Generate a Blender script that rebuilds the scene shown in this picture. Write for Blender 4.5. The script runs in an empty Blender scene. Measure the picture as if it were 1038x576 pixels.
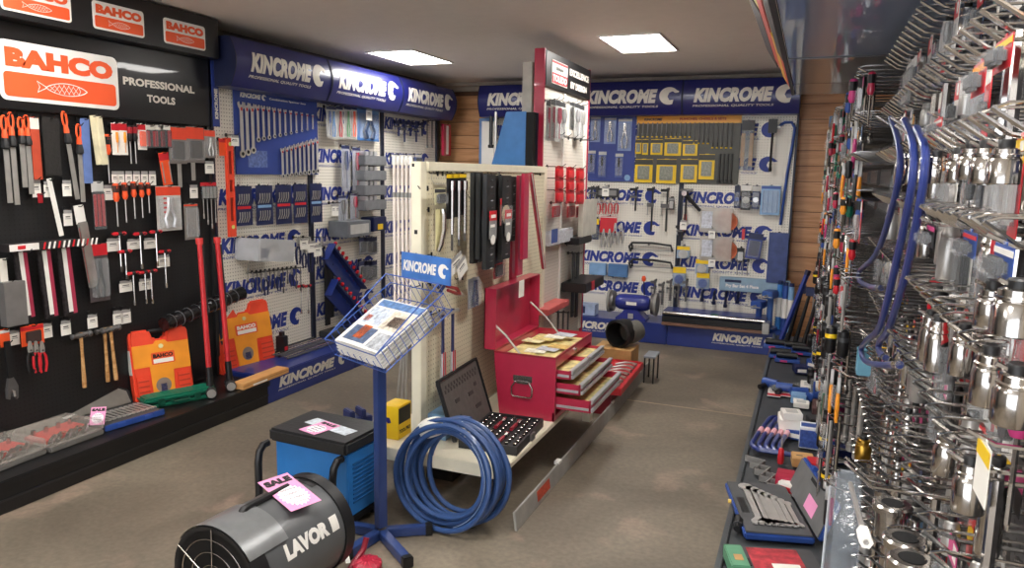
import bpy, bmesh, math, random
from mathutils import Vector, Matrix
random.seed(7)
PI = math.pi
SC = bpy.context.scene
COL = SC.collection
# ---------------------------------------------------------------- camera
FPX = 744.47; CAMH = 1.6
_y, _p, _r = [math.radians(a) for a in (21.89, 8.685, 1.07)]
_f = Vector((-math.sin(_y)*math.cos(_p), math.cos(_y)*math.cos(_p), -math.sin(_p)))
_a = Vector((math.cos(_y), math.sin(_y), 0)); _b = _a.cross(_f)
_rt = _a*math.cos(_r)+_b*math.sin(_r); _up = -_a*math.sin(_r)+_b*math.cos(_r)
cd = bpy.data.cameras.new('camera'); cam = bpy.data.objects.new('camera', cd); COL.objects.link(cam)
cd.sensor_width = 36; cd.lens = FPX/1038*36; cd.clip_start = 0.02
m = Matrix.Identity(4)
for i in range(3):
    m[i][0] = _rt[i]; m[i][1] = _up[i]; m[i][2] = -_f[i]
m.translation = Vector((0, 0, CAMH)); cam.matrix_world = m
SC.camera = cam
# ---------------------------------------------------------------- world and exposure
w = bpy.data.worlds.new('world'); SC.world = w; w.use_nodes = True
w.node_tree.nodes['Background'].inputs[0].default_value = (0.92, 0.95, 1.0, 1)
w.node_tree.nodes['Background'].inputs[1].default_value = 2.2
SC.view_settings.view_transform = 'Standard'; SC.view_settings.look = 'None'
SC.view_settings.gamma = 1; SC.view_settings.exposure = 0.95
LAMP = 17.0
CEIL = 2.54

def hit(px, py, ax, v):
    """where the line of sight through a photo point meets a real plane of the room"""
    d = _f + _rt*((px-519)/FPX) + _up*((288-py)/FPX)
    c = Vector((0, 0, CAMH)); t = (v-c[ax])/d[ax]
    return c+d*t
X, Y, Z = 0, 1, 2
# ---------------------------------------------------------------- materials
def lin(h):
    h = h.lstrip('#'); o = []
    for i in (0, 2, 4):
        c = int(h[i:i+2], 16)/255
        o.append(c/12.92 if c <= .04045 else ((c+.055)/1.055)**2.4)
    return (*o, 1)
MC = {}
def mat(hexc, rough=.5, metal=0., var=.12, scale=14, alpha=1., bump=0., coat=0., emit=0.):
    k = (hexc, rough, metal, var, scale, alpha, bump, coat, emit)
    if k in MC: return MC[k]
    m = bpy.data.materials.new('surface_'+hexc.strip('#')); m.use_nodes = True; nt = m.node_tree
    b = nt.nodes['Principled BSDF']; c = lin(hexc)
    b.inputs['Roughness'].default_value = rough; b.inputs['Metallic'].default_value = metal
    if coat: b.inputs['Coat Weight'].default_value = coat
    tc = nt.nodes.new('ShaderNodeTexCoord'); n = nt.nodes.new('ShaderNodeTexNoise')
    n.inputs['Scale'].default_value = scale; n.inputs['Detail'].default_value = 3
    nt.links.new(tc.outputs['Object'], n.inputs['Vector'])
    r = nt.nodes.new('ShaderNodeValToRGB'); r.color_ramp.elements[0].position = .3; r.color_ramp.elements[1].position = .7
    r.color_ramp.elements[0].color = tuple(max(0, x*(1-var)) for x in c[:3])+(1,)
    r.color_ramp.elements[1].color = tuple(min(1, x*(1+var)) for x in c[:3])+(1,)
    nt.links.new(n.outputs['Fac'], r.inputs['Fac']); nt.links.new(r.outputs['Color'], b.inputs['Base Color'])
    if alpha < 1: b.inputs['Alpha'].default_value = alpha
    if bump:
        bn = nt.nodes.new('ShaderNodeBump'); bn.inputs['Strength'].default_value = bump; bn.inputs['Distance'].default_value = .004
        nt.links.new(n.outputs['Fac'], bn.inputs['Height']); nt.links.new(bn.outputs['Normal'], b.inputs['Normal'])
    if emit:
        b.inputs['Emission Color'].default_value = (1, .965, .92, 1); b.inputs['Emission Strength'].default_value = emit
    MC[k] = m; return m
def pegmat(base, hole, pitch=.025, rad=.2, rough=.45, metal=0., ax=(0, 2)):
    m = bpy.data.materials.new('pegboard_'+base.strip('#')); m.use_nodes = True; nt = m.node_tree; N = nt.nodes.new; L = nt.links.new
    b = nt.nodes['Principled BSDF']; b.inputs['Roughness'].default_value = rough; b.inputs['Metallic'].default_value = metal
    tc = N('ShaderNodeTexCoord'); s = N('ShaderNodeSeparateXYZ'); L(tc.outputs['Object'], s.inputs[0])
    q = []
    for a in ax:
        d = N('ShaderNodeMath'); d.operation = 'DIVIDE'; d.inputs[1].default_value = pitch; L(s.outputs[a], d.inputs[0])
        f = N('ShaderNodeMath'); f.operation = 'FRACT'; L(d.outputs[0], f.inputs[0])
        g = N('ShaderNodeMath'); g.operation = 'SUBTRACT'; g.inputs[1].default_value = .5; L(f.outputs[0], g.inputs[0])
        h = N('ShaderNodeMath'); h.operation = 'POWER'; h.inputs[1].default_value = 2; L(g.outputs[0], h.inputs[0]); q.append(h)
    a = N('ShaderNodeMath'); a.operation = 'ADD'; L(q[0].outputs[0], a.inputs[0]); L(q[1].outputs[0], a.inputs[1])
    c = N('ShaderNodeMath'); c.operation = 'LESS_THAN'; c.inputs[1].default_value = rad*rad; L(a.outputs[0], c.inputs[0])
    mx = N('ShaderNodeMix'); mx.data_type = 'RGBA'; mx.inputs[6].default_value = lin(base); mx.inputs[7].default_value = lin(hole)
    L(c.outputs[0], mx.inputs[0]); L(mx.outputs[2], b.inputs['Base Color'])
    return m
def floormat():
    m = bpy.data.materials.new('worn_concrete'); m.use_nodes = True; nt = m.node_tree; N = nt.nodes.new; L = nt.links.new
    b = nt.nodes['Principled BSDF']; tc = N('ShaderNodeTexCoord')
    def noise(s, d, lo, hi, c0, c1, dist=0.):
        n = N('ShaderNodeTexNoise'); n.inputs['Scale'].default_value = s; n.inputs['Detail'].default_value = d; n.inputs['Distortion'].default_value = dist
        L(tc.outputs['Object'], n.inputs['Vector']); r = N('ShaderNodeValToRGB')
        r.color_ramp.elements[0].position = lo; r.color_ramp.elements[1].position = hi
        r.color_ramp.elements[0].color = c0; r.color_ramp.elements[1].color = c1
        L(n.outputs['Fac'], r.inputs['Fac']); return n, r
    n1, r1 = noise(1.3, 8, .3, .72, lin('#645a4d'), lin('#8d8271'), .6)
    n2, r2 = noise(2.6, 6, .58, .70, (0, 0, 0, 1), (1, 1, 1, 1), .4)
    n3, r3 = noise(40, 5, .3, .7, lin('#c8c8c8'), lin('#ffffff'))
    mx = N('ShaderNodeMix'); mx.data_type = 'RGBA'; mx.inputs[7].default_value = lin('#b59a88')
    f = N('ShaderNodeMath'); f.operation = 'MULTIPLY'; f.inputs[1].default_value = .45
    L(r2.outputs['Color'], f.inputs[0]); L(f.outputs[0], mx.inputs[0]); L(r1.outputs['Color'], mx.inputs[6])
    mm = N('ShaderNodeMix'); mm.data_type = 'RGBA'; mm.blend_type = 'MULTIPLY'; mm.inputs[0].default_value = .6
    L(mx.outputs[2], mm.inputs[6]); L(r3.outputs['Color'], mm.inputs[7]); L(mm.outputs[2], b.inputs['Base Color'])
    b.inputs['Roughness'].default_value = .55
    bn = N('ShaderNodeBump'); bn.inputs['Strength'].default_value = .15; bn.inputs['Distance'].default_value = .003
    L(n3.outputs['Fac'], bn.inputs['Height']); L(bn.outputs['Normal'], b.inputs['Normal'])
    return m
def woodmat(a, b2, sc=(1.5, 20, 20), name='wood', rough=.5):
    m = bpy.data.materials.new(name); m.use_nodes = True; nt = m.node_tree; N = nt.nodes.new; L = nt.links.new
    b = nt.nodes['Principled BSDF']; tc = N('ShaderNodeTexCoord'); mp = N('ShaderNodeMapping'); mp.inputs['Scale'].default_value = sc
    n = N('ShaderNodeTexNoise'); n.inputs['Scale'].default_value = 1.5; n.inputs['Detail'].default_value = 6; n.inputs['Distortion'].default_value = 1.2
    oi = N('ShaderNodeObjectInfo'); ad = N('ShaderNodeVectorMath'); ad.operation = 'ADD'
    cb = N('ShaderNodeCombineXYZ'); mu = N('ShaderNodeMath'); mu.operation = 'MULTIPLY'; mu.inputs[1].default_value = 30
    L(oi.outputs['Random'], mu.inputs[0]); L(mu.outputs[0], cb.inputs[0]); L(tc.outputs['Object'], ad.inputs[0]); L(cb.outputs[0], ad.inputs[1])
    L(ad.outputs[0], mp.inputs[0]); L(mp.outputs[0], n.inputs['Vector'])
    r = N('ShaderNodeValToRGB'); r.color_ramp.elements[0].position = .3; r.color_ramp.elements[1].position = .7
    r.color_ramp.elements[0].color = lin(a); r.color_ramp.elements[1].color = lin(b2)
    L(n.outputs['Fac'], r.inputs['Fac']); L(r.outputs['Color'], b.inputs['Base Color']); b.inputs['Roughness'].default_value = rough
    return m
CHROME = mat('#c4c0bc', .16, 1, .05); STEEL = mat('#b2afab', .34, .6, .1); DSTEEL = mat('#6d6b6a', .38, .6, .15); SPAN = mat('#cbc8c4', .3, .5, .05)
BLACK = mat('#141416', .45); SBLACK = mat('#0c0c0e', .75); RUBBER = mat('#1d1d1e', .7); CHAR = mat('#37383a', .5)
RED = mat('#c8202c', .35, var=.06); DRED = mat('#9c1824', .4); CRED = mat('#b42746', .3, var=.05, coat=.4)
ORANGE = mat('#f2592a', .4, var=.06); BORANGE = mat('#e8482c', .45, var=.05); YORANGE = mat('#f79a2a', .45, var=.15, scale=5)
WHITE = mat('#e9e6e0', .5, var=.03); PAPER = mat('#f1eee6', .6, var=.03); CREAM = mat('#e6dfc8', .45, var=.04); GREY = mat('#8b8b8a', .5)
LGREY = mat('#bdbcb8', .5); BLUE = mat('#22347c', .35, var=.06, coat=.3); HBLUE = mat('#181d60', .34, var=.05, coat=.25); DBLUE = mat('#18224e', .45)
PBLUE = mat('#30509a', .4); SKY = mat('#3a7cc0', .35, var=.08); LBLUE = mat('#7fa6cf', .35); NAVY = mat('#131a3a', .45)
YELLOW = mat('#f0c81e', .45, var=.05); GREEN = mat('#146b52', .4, var=.06); PINK = mat('#ef9cc8', .55, var=.04); WOOD = woodmat('#a9733c', '#d9ac74')
CLEAR = mat('#dfe3e6', .06, alpha=.13, var=.02); CLEARG = mat('#7a7f82', .12, alpha=.35, var=.02); LWHITE = mat('#ddd9cf', .4, var=.02)
TAN = mat('#c79a62', .6); BRASS = mat('#b58d3c', .3, 1); WRAP = mat('#e4e6e8', .06, alpha=.35, var=.02, bump=1., scale=25); MAG = mat('#c03a78', .45)
MINT = mat('#5f9a78', .5); SILV = mat('#c9c9cb', .3, .6)
# ---------------------------------------------------------------- mesh builder
class MB:
    def __init__(s): s.v = []; s.f = []; s.mi = []; s.m = 0
    def add(s, vs, fs):
        o = len(s.v); s.v += [tuple(v) for v in vs]; s.f += [tuple(i+o for i in f) for f in fs]; s.mi += [s.m]*len(fs); return s
    def bx(s, x0, x1, y0, y1, z0, z1, M=None):
        vs = [Vector(p) for p in ((x0,y0,z0),(x1,y0,z0),(x1,y1,z0),(x0,y1,z0),(x0,y0,z1),(x1,y0,z1),(x1,y1,z1),(x0,y1,z1))]
        if M: vs = [M@v for v in vs]
        return s.add(vs, [(0,3,2,1),(4,5,6,7),(0,1,5,4),(1,2,6,5),(2,3,7,6),(3,0,4,7)])
    def prism(s, poly, y0, y1, M=None):
        """outline in x,z pushed from y0 to y1"""
        if sum(poly[i][0]*poly[(i+1)%len(poly)][1]-poly[(i+1)%len(poly)][0]*poly[i][1] for i in range(len(poly))) < 0: poly = poly[::-1]
        n = len(poly); vs = [Vector((x, y0, z)) for x, z in poly]+[Vector((x, y1, z)) for x, z in poly]
        if y0 > y1: vs = vs[n:]+vs[:n]
        if M: vs = [M@v for v in vs]
        return s.add(vs, [tuple(range(n)), tuple(range(2*n-1, n-1, -1))]+[(i, i+n, (i+1)%n+n, (i+1)%n) for i in range(n)])
    def tube(s, pts, r, n=6, cap=True, closed=False):
        pts = [Vector(p) for p in pts]; k = len(pts); R = r if isinstance(r, (list, tuple)) else [r]*k
        vs = []; prev = None
        for i, p in enumerate(pts):
            if closed: t = (pts[(i+1)%k]-pts[i-1]).normalized()
            else: t = (pts[min(i+1, k-1)]-pts[max(i-1, 0)])
            if t.length < 1e-9: t = Vector((0, 0, 1))
            t.normalize()
            if prev is None:
                u = t.cross(Vector((0, 0, 1)) if abs(t.z) < .9 else Vector((0, 1, 0))).normalized()
            else:
                u = prev - t*prev.dot(t)
                u = u.normalized() if u.length > 1e-6 else t.orthogonal().normalized()
            prev = u; w_ = t.cross(u)
            for j in range(n):
                a = 2*PI*j/n; vs.append(p+(u*math.cos(a)+w_*math.sin(a))*R[i])
        fs = []
        for i in range(k if closed else k-1):
            for j in range(n):
                a = i*n+j; b = i*n+(j+1)%n; c = ((i+1)%k)*n+(j+1)%n; d = ((i+1)%k)*n+j; fs.append((a, b, c, d))
        if cap and not closed: fs += [tuple(range(n-1, -1, -1)), tuple(range((k-1)*n, k*n))]
        return s.add(vs, fs)
    def cyl(s, p0, p1, r0, r1=None, n=12):
        return s.tube([p0, p1], [r0, r0 if r1 is None else r1], n)
    def lathe(s, prof, n=12, o=(0, 0, 0), ax=(0, 0, 1)):
        """prof = (radius, distance along axis)"""
        o = Vector(o); ax = Vector(ax).normalized()
        u = ax.cross(Vector((0, 1, 0)) if abs(ax.y) < .9 else Vector((1, 0, 0))).normalized(); w_ = ax.cross(u)
        vs = []
        for r, d in prof:
            for j in range(n):
                a = 2*PI*j/n; vs.append(o+ax*d+(u*math.cos(a)+w_*math.sin(a))*max(r, 1e-4))
        k = len(prof); fs = []
        for i in range(k-1):
            for j in range(n): fs.append((i*n+j, i*n+(j+1)%n, (i+1)*n+(j+1)%n, (i+1)*n+j))
        fs += [tuple(range(n-1, -1, -1)), tuple(range((k-1)*n, k*n))]
        return s.add(vs, fs)
    def ell(s, c, rx, ry, rz, n=12, k=8):
        vs = []; fs = []
        for i in range(1, k):
            t = PI*i/k
            for j in range(n):
                a = 2*PI*j/n; vs.append((c[0]+rx*math.sin(t)*math.cos(a), c[1]+ry*math.sin(t)*math.sin(a), c[2]-rz*math.cos(t)))
        for i in range(k-2):
            for j in range(n): fs.append((i*n+j, i*n+(j+1)%n, (i+1)*n+(j+1)%n, (i+1)*n+j))
        b = len(vs); vs += [(c[0], c[1], c[2]-rz), (c[0], c[1], c[2]+rz)]
        for j in range(n): fs.append((b, (j+1)%n, j)); fs.append((b+1, (k-2)*n+j, (k-2)*n+(j+1)%n))
        return s.add(vs, fs)
    def mesh(s, name, mats, bev=0., smooth=True, subs=1):
        me = bpy.data.meshes.new(name); me.from_pydata(s.v, [], s.f)
        for m in mats: me.materials.append(m)
        me.polygons.foreach_set('material_index', s.mi); me.update()
        if bev:
            b = bmesh.new(); b.from_mesh(me)
            es = [e for e in b.edges if len(e.link_faces) == 2 and e.calc_face_angle(0) > .6]
            bmesh.ops.bevel(b, geom=es, offset=bev, segments=subs+1, affect='EDGES', clamp_overlap=True); b.to_mesh(me); b.free()
        if smooth:
            me.polygons.foreach_set('use_smooth', [True]*len(me.polygons)); me.set_sharp_from_angle(angle=math.radians(38))
        return me
CACHE = {}
def part(name, ms, parent, fn, key=None, bev=0., loc=None, rot=None, smooth=True, kind=None):
    if not isinstance(ms, (list, tuple)): ms = [ms]
    k = (name, key, tuple(m.name for m in ms), bev) if key is not None else None
    if k and k in CACHE: me = CACHE[k]
    else:
        mb = MB(); fn(mb); me = mb.mesh(name, ms, bev, smooth)
        if k: CACHE[k] = me
    o = bpy.data.objects.new(name, me); COL.objects.link(o)
    if parent: o.parent = parent
    if loc: o.location = loc
    if rot: o.rotation_euler = rot
    if kind: o['kind'] = kind
    return o
REG = []
def tag(o, label, cat, group=None, where=None, order=0):
    """where: the place phrase; order: rank from one end, worked out once all are placed"""
    o['category'] = cat; o['label'] = label
    if group: o['group'] = group
    if where: REG.append((o, label, where, order))
    return o
def thing(name, label, cat, loc, rz=0, group=None, where=None, order=0, rot=None):
    o = bpy.data.objects.new(name, None); COL.objects.link(o); o.empty_display_size = .05
    o.location = loc; o.rotation_euler = rot if rot else (0, 0, rz)
    return tag(o, label, cat, group, where, order)
# ---------------------------------------------------------------- lettering
TC = {}
def letters(s, bold=.03, shear=0.):
    k = (s, bold, shear)
    if k not in TC:
        c = bpy.data.curves.new('t', 'FONT'); c.body = s; c.size = 1; c.offset = bold; c.shear = shear; c.resolution_u = 3; c.space_character = 1.0+bold*.6
        o = bpy.data.objects.new('t', c); me = bpy.data.meshes.new_from_object(o)
        vs = [v.co.copy() for v in me.vertices]; fs = [tuple(p.vertices) for p in me.polygons]
        bpy.data.objects.remove(o); bpy.data.curves.remove(c); bpy.data.meshes.remove(me)
        x0 = min(v.x for v in vs); x1 = max(v.x for v in vs); y0 = min(v.y for v in vs); y1 = max(v.y for v in vs)
        TC[k] = ([((v.x-x0)/(y1-y0), (v.y-y0)/(y1-y0)) for v in vs], fs, (x1-x0)/(y1-y0))
    return TC[k]
def put_text(mb, s, x, z, h, w=None, out=.002, bold=.03, shear=0., surf=None, centre=False):
    vs, fs, ar = letters(s, bold, shear); sx = (w/ar) if w else h
    if centre: x -= (w if w else ar*h)/2
    mb.add([(x+a*sx, -out-(surf(z+b*h) if surf else 0), z+b*h) for a, b in vs], fs)
def wrench_logo(cx, cz, r):
    """open-jaw crescent mark beside the name"""
    P = []
    a0, a1 = math.radians(38), math.radians(322-30)
    for i in range(19):
        a = a0+(a1-a0)*i/18; P.append((cx+r*1.1*math.cos(a), cz+r*math.sin(a)))
    P += [(cx+.55*r, cz-.45*r), (cx+.1*r, cz-.5*r), (cx-.15*r, cz-.1*r), (cx+.05*r, cz+.35*r), (cx+.4*r, cz+.5*r), (cx+.75*r, cz+.3*r), (cx+1.1*r, cz+.35*r)]
    P.insert(0, (cx+1.15*r, cz+.5*r))
    return P
def kin_logo(parent, x, z, h, w, m, surf=None, sub=True, out=.003, name='lettering'):
    def f(mb):
        put_text(mb, 'KINCROME', x, z, h, w*.78, out, .062, .22, surf)
        if sub: put_text(mb, 'PROFESSIONAL QUALITY TOOLS', x-.01*w, z-h*.32, h*.17, w*.80, out, .02, .2, surf)
        P = wrench_logo(x+w*.90, z+h*.5, h*.62)
        n = len(P); mb.add([(a, -out-(surf(b) if surf else 0), b) for a, b in P], [tuple(range(n))])
    o = part(name, m, parent, f, smooth=False)
    if surf:
        bm = bmesh.new(); bm.from_mesh(o.data)
        for i in range(1, 12):
            zc = z-h*.4+i*h*1.7/12
            bmesh.ops.bisect_plane(bm, geom=bm.verts[:]+bm.edges[:]+bm.faces[:], plane_co=(0, 0, zc), plane_no=(0, 0, 1))
        for v in bm.verts: v.co.y = -out-surf(v.co.z)
        bm.to_mesh(o.data); bm.free()
    return o
# ================================================================ ROOM
def struct(name, ms, fn, loc=None, **k):
    o = part(name, ms, None, fn, loc=loc, **k); o['kind'] = 'structure'; return o
WL, WR, YB, YF = -3.9, .62, 7.47, -2.6
struct('floor', floormat(), lambda b: b.bx(WL-.1, WR+.1, YF-.1, YB+.1, -.1, 0))
struct('ceiling', mat('#ebe3d7', .7, var=.02), lambda b: b.bx(WL-.1, WR+.1, YF-.1, YB+.1, CEIL, CEIL+.1))
WALLM = mat('#a99f90', .7, var=.03)
struct('wall_left', mat('#6d675f', .7), lambda b: b.bx(WL-.1, WL, YF, YB+.1, 0, CEIL))
struct('wall_right', WALLM, lambda b: b.bx(WR, WR+.1, YF, YB+.1, 0, CEIL))
struct('wall_front', WALLM, lambda b: [b.bx(WL, WR, YF-.1, YF, 2.4, CEIL), b.bx(WL, WL+.25, YF-.1, YF, 0, 2.4), b.bx(WR-.25, WR, YF-.1, YF, 0, 2.4)], smooth=False)
struct('added_window_1', mat('#3a3c40', .4, .5), lambda b: [b.bx(x, x+.06, YF-.08, YF-.02, 0, 2.4) for x in (WL+.25, -2.3, -.95, WR-.31)]+[b.bx(WL+.25, WR-.25, YF-.08, YF-.02, 0, .08), b.bx(WL+.25, WR-.25, YF-.08, YF-.02, 2.34, 2.4)], smooth=False)  # unseen shopfront opening, added so daylight from behind brightens the room
wb = struct('wall_back', mat('#5a3a24', .7), lambda b: b.bx(WL, WR, YB, YB+.1, 0, CEIL))
PLANK = woodmat('#b27a4e', '#d6a274', (1.2, 14, 14), 'pine_board', .45)
ph = .142
for i in range(17):
    z0 = i*ph; part('plank', PLANK, wb, lambda b: b.bx(WL, WR, -.02, 0, 0, ph-.006), key='pl', bev=.003, loc=(0, YB, z0+.002+random.random()*.001))
struct('trim_1', mat('#a79c8d', .6), lambda b: b.prism([(0, 0), (.09, 0), (.09, -.03), (.05, -.045), (.03, -.08), (0, -.085)], WL, WR, Matrix(((0, 1, 0, 0), (-1, 0, 0, YB-.02), (0, 0, 1, CEIL), (0, 0, 0, 1)))))
struct('trim_2', mat('#9c8a78', .7), lambda b: b.bx(-1.7, -.26, 5.02, 5.035, .0, .0015))
def ceil_light(x, y, lab):
    t = thing('ceiling_light', lab, 'ceiling light', (x, y, CEIL), 0, 'ceiling light panels')
    part('frame', WHITE, t, lambda b: [b.bx(-.22, .22, -.36, -.345, -.012, 0), b.bx(-.22, .22, .345, .36, -.012, 0), b.bx(-.22, -.205, -.345, .345, -.012, 0), b.bx(.205, .22, -.345, .345, -.012, 0)], key=1)
    part('diffuser', mat('#ffffff', .5, emit=LAMP), t, lambda b: b.bx(-.205, .205, -.345, .345, -.008, -.002), key=1)
ceil_light(-3.2, 5.6, 'lit ceiling panel above the left blue tool bays')
ceil_light(-1.23, 5.45, 'lit ceiling panel over the aisle beyond the red tower')
for x, y, l in ((-3.0, 2.3, 'lit ceiling panel above the black display'), (-1.25, 1.9, 'lit ceiling panel above the grey heater'), (-1.2, -.6, 'lit ceiling panel behind the viewer near the right aisle'), (-3.0, -.8, 'lit ceiling panel behind the viewer by the left wall'), (.15, .9, 'added unseen ceiling panel lighting the right hook wall'), (-.35, 3.6, 'added unseen ceiling panel lighting the hook stand before the glossy canopy')):  # last two panels are unseen, added to brighten the right hook wall
    ceil_light(x, y, l)
# ================================================================ DISPLAY BAYS
PEGW = pegmat('#ebe6da', '#8d877d', .025, .17); PEGC = pegmat('#ddd4b8', '#9a8f76', .025, .15, ax=(1, 2)); PEGG = pegmat('#55565a', '#0a0a0b', .025, .16, .35, .7)
LET = mat('#d9d3c8', .5, var=.02); BLET = mat('#22368c', .5, var=.05)
HZ0, HZ1 = 2.12, 2.435
def hs(z):
    t = min(1, max(0, (z-HZ0)/(HZ1-HZ0))); return .175+.075*math.sin(PI*(t*.80+.08))
def kbay(label, loc, rz, W, rows, base=True, hx=(.09, .86), name='display_bay', basetext=None, grp='blue headed pegboard bays', dz=0.):
    t = thing(name, label, 'display bay', loc, rz, grp)
    p = part('pegboard', PEGW, t, lambda b: b.bx(.02, W-.02, -.012, 0, .2, 2.16), key=('pb', W))
    for z, x0, x1 in rows:
        kin_logo(p, x0, z-.045, .115, x1-x0, BLET, out=.0135)
    for x in (0, W-.02):
        part('upright', mat('#23283a', .5), t, lambda b: [b.bx(0, .02, -.03, .0, .0, 2.2)]+[b.bx(.004, .016, -.033, -.03, .22+i*.05, .245+i*.05) for i in range(38)], key='up', loc=(x, 0, 0))
    if base:
        q = part('base', BLUE, t, lambda b: b.bx(0, W, -.42, 0, 0, .2), key=('bs', W), bev=.006)
        if basetext: kin_logo(q, basetext[0], .085, .075, basetext[1]-basetext[0], LET, out=.4215)
    pr = [(0, HZ0)]+[(hs(HZ0+(HZ1-HZ0)*i/14), HZ0+(HZ1-HZ0)*i/14) for i in range(15)]+[(0, HZ1)]
    Mx = Matrix(((0, 1, 0, 0), (-1, 0, 0, 0), (0, 0, 1, 0), (0, 0, 0, 1)))
    h = part('header', HBLUE, t, lambda b: b.prism(pr, .006, W-.006, Mx), key=('hd', W), loc=(0, 0, dz))
    kin_logo(h, hx[0]*W, 2.225, .13, (hx[1]-hx[0])*W, LET, surf=hs, out=.003)
    for xx in (0, W-.006): part('end_cap', NAVY, t, lambda b: b.prism([(x*1.03, z) for x, z in pr], 0, .006, Mx), key='ec', loc=(xx, 0, dz))
    return t
RX = -3.75
bayL = []
zr = (2.02, 1.69, 1.38, 1.04, .73, .42)
for i, (y0, W, lab) in enumerate(((3.86, 1.04, 'first blue headed pegboard bay beside the black display, with spanner board'),
                                  (4.905, 1.07, 'middle pegboard bay on the left wall holding slanted blue racks'),
                                  (5.98, 1.08, 'pegboard bay nearest the back corner on the left wall'))):
    rows = [(z, .05, .92) for z in (zr[2:] if i == 0 else zr)]
    bayL.append(kbay(lab, (RX, y0, 0), PI/2, W, rows, basetext=(.12, .95), hx=(.14, .93) if i == 0 else (.08, .92)))
bayB = []
for i, (x0, W, lab) in enumerate(((-3.25, 1.04, 'back wall pegboard bay half hidden behind the blue sheet'),
                                  (-2.205, 1.03, 'back wall pegboard bay with the bench grinder'),
                                  (-1.17, 1.02, 'rightmost pegboard bay on the back wall next to bare boards'))):
    rows = [(z, .02 if i == 2 else -.02+.04, .86 if i == 2 else .84) for z in (2.016, 1.70, 1.377, 1.06, .75, .45)]
    bayB.append(kbay(lab, (x0, 7.3, 0), 0, W, rows, basetext=(.42, .98) if i == 2 else (.05, .72), hx=(.10, .97), dz=.037))
# black display on the left
t = bayK = thing('display_bay', 'long black pegboard display with orange and white fish signs', 'display bay', (RX, 1.2, 0), PI/2)
BW = 2.65
part('pegboard', pegmat('#18181a', '#050506', .025, .17, .5), t, lambda b: b.bx(0, BW, -.012, 0, .15, 1.9))
part('base', mat('#151517', .4), t, lambda b: [b.bx(0, BW+.02, -.42, 0, 0, .13), b.bx(0, BW+.02, -.44, 0, .13, .165)], bev=.004)
part('edge_trim', mat('#27272a', .3), t, lambda b: b.bx(0, BW+.02, -.425, -.42, .06, .07))
part('upright', mat('#1c1c1e', .4), t, lambda b: b.bx(BW-.03, BW, -.03, 0, .1, 2.3))
hd = part('header', mat('#1a1a1c', .3, coat=.3), t, lambda b: b.bx(0, BW-.02, -.15, 0, 2.285, CEIL-.012), bev=.004)
sg = part('sign_panel', mat('#101012', .28, coat=.4), t, lambda b: b.bx(0, BW-.01, -.05, 0, 1.86, 2.285), bev=.003)
def rrect(x0, x1, z0, z1, r, n=5):
    P = []
    for cx, cz, a0 in ((x1-r, z0+r, -90), (x1-r, z1-r, 0), (x0+r, z1-r, 90), (x0+r, z0+r, 180)):
        for i in range(n+1):
            a = math.radians(a0+90*i/n); P.append((cx+r*math.cos(a), cz+r*math.sin(a)))
    return P
LOGO_O = mat('#e85a2e', .4, var=.06, scale=3)
def fish_logo(parent, x0, x1, z0, z1, out, rim=True):
    W, H = x1-x0, z1-z0
    q = part('logo_plate', WHITE, parent, lambda b: b.prism(rrect(x0, x1, z0, z1, H*.12), -out-.004, -out))
    def f(b):
        b.prism(rrect(x0+W*.03, x1-W*.03, z0+H*.07, z0+H*.48, H*.07), -out-.006, -out-.004)
        put_text(b, 'BAHCO', x0+W*.05, z0+H*.56, H*.33, W*.90, out+.006, .075)
    part('lettering', LOGO_O, q, f, smooth=False)
    def g(b):
        cx, cz = x0+W*.5, z0+H*.275; l = W*.2; hh = H*.12
        def at(u, v, d): b.tube([(cx+l*a, -out-.0065, cz+hh*c) for a, c in zip(u, v)], d, 4)
        d = H*.008
        us = [-.75+1.75*i/12 for i in range(13)]
        at(us, [math.sin((u+.75)/1.75*PI)**.7*.9+.0 for u in us], d); at(us, [-math.sin((u+.75)/1.75*PI)**.7*.9 for u in us], d)
        at([-.75, -1.1, -1.0, -1.1, -.75], [.1, .8, 0, -.8, -.1], d)
        for u in (-.5, -.3, -.1, .1, .3, .5):
            k = math.sin((u+.75)/1.75*PI)**.7*.7; at([u-.12, u+.12], [-k, k], d*.5); at([u-.12, u+.12], [k, -k], d*.5)
        at([.62, .7, .62], [-.6, 0, .6], d*.7)
    part('fish_outline', WHITE, q, g)
for a, b2 in ((2.44, 2.80), (2.925, 3.25), (3.39, 3.71)): fish_logo(hd, a-1.2, b2-1.2, 2.315, 2.46, .15)
fish_logo(sg, 2.47-1.2, 3.14-1.2, 1.905, 2.195, .05)
part('lettering', LET, sg, lambda b: put_text(b, 'PROFESSIONAL', 3.175-1.2, 2.055, .045, .53, .052, .045), smooth=False)
part('lettering', LET, sg, lambda b: put_text(b, 'TOOLS', 3.335-1.2, 1.97, .045, .21, .052, .045), smooth=False)
# small blue end banner and white tube between the two left displays
t = thing('banner_strip', 'narrow vertical blue banner where black and blue displays meet', 'sign', (-3.70, 3.84, 1.86), PI/2)
part('banner', BLUE, t, lambda b: b.bx(0, .055, -.02, -.012, 0, .42))
part('lettering', LET, t, lambda b: [b.add([(.012+y*1, -.022, .05+x) for x, y in [(a*.030, (1-c)*.030) for a, c in letters('KINCROME', .05)[0]]], letters('KINCROME', .05)[1])], smooth=False)
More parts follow.
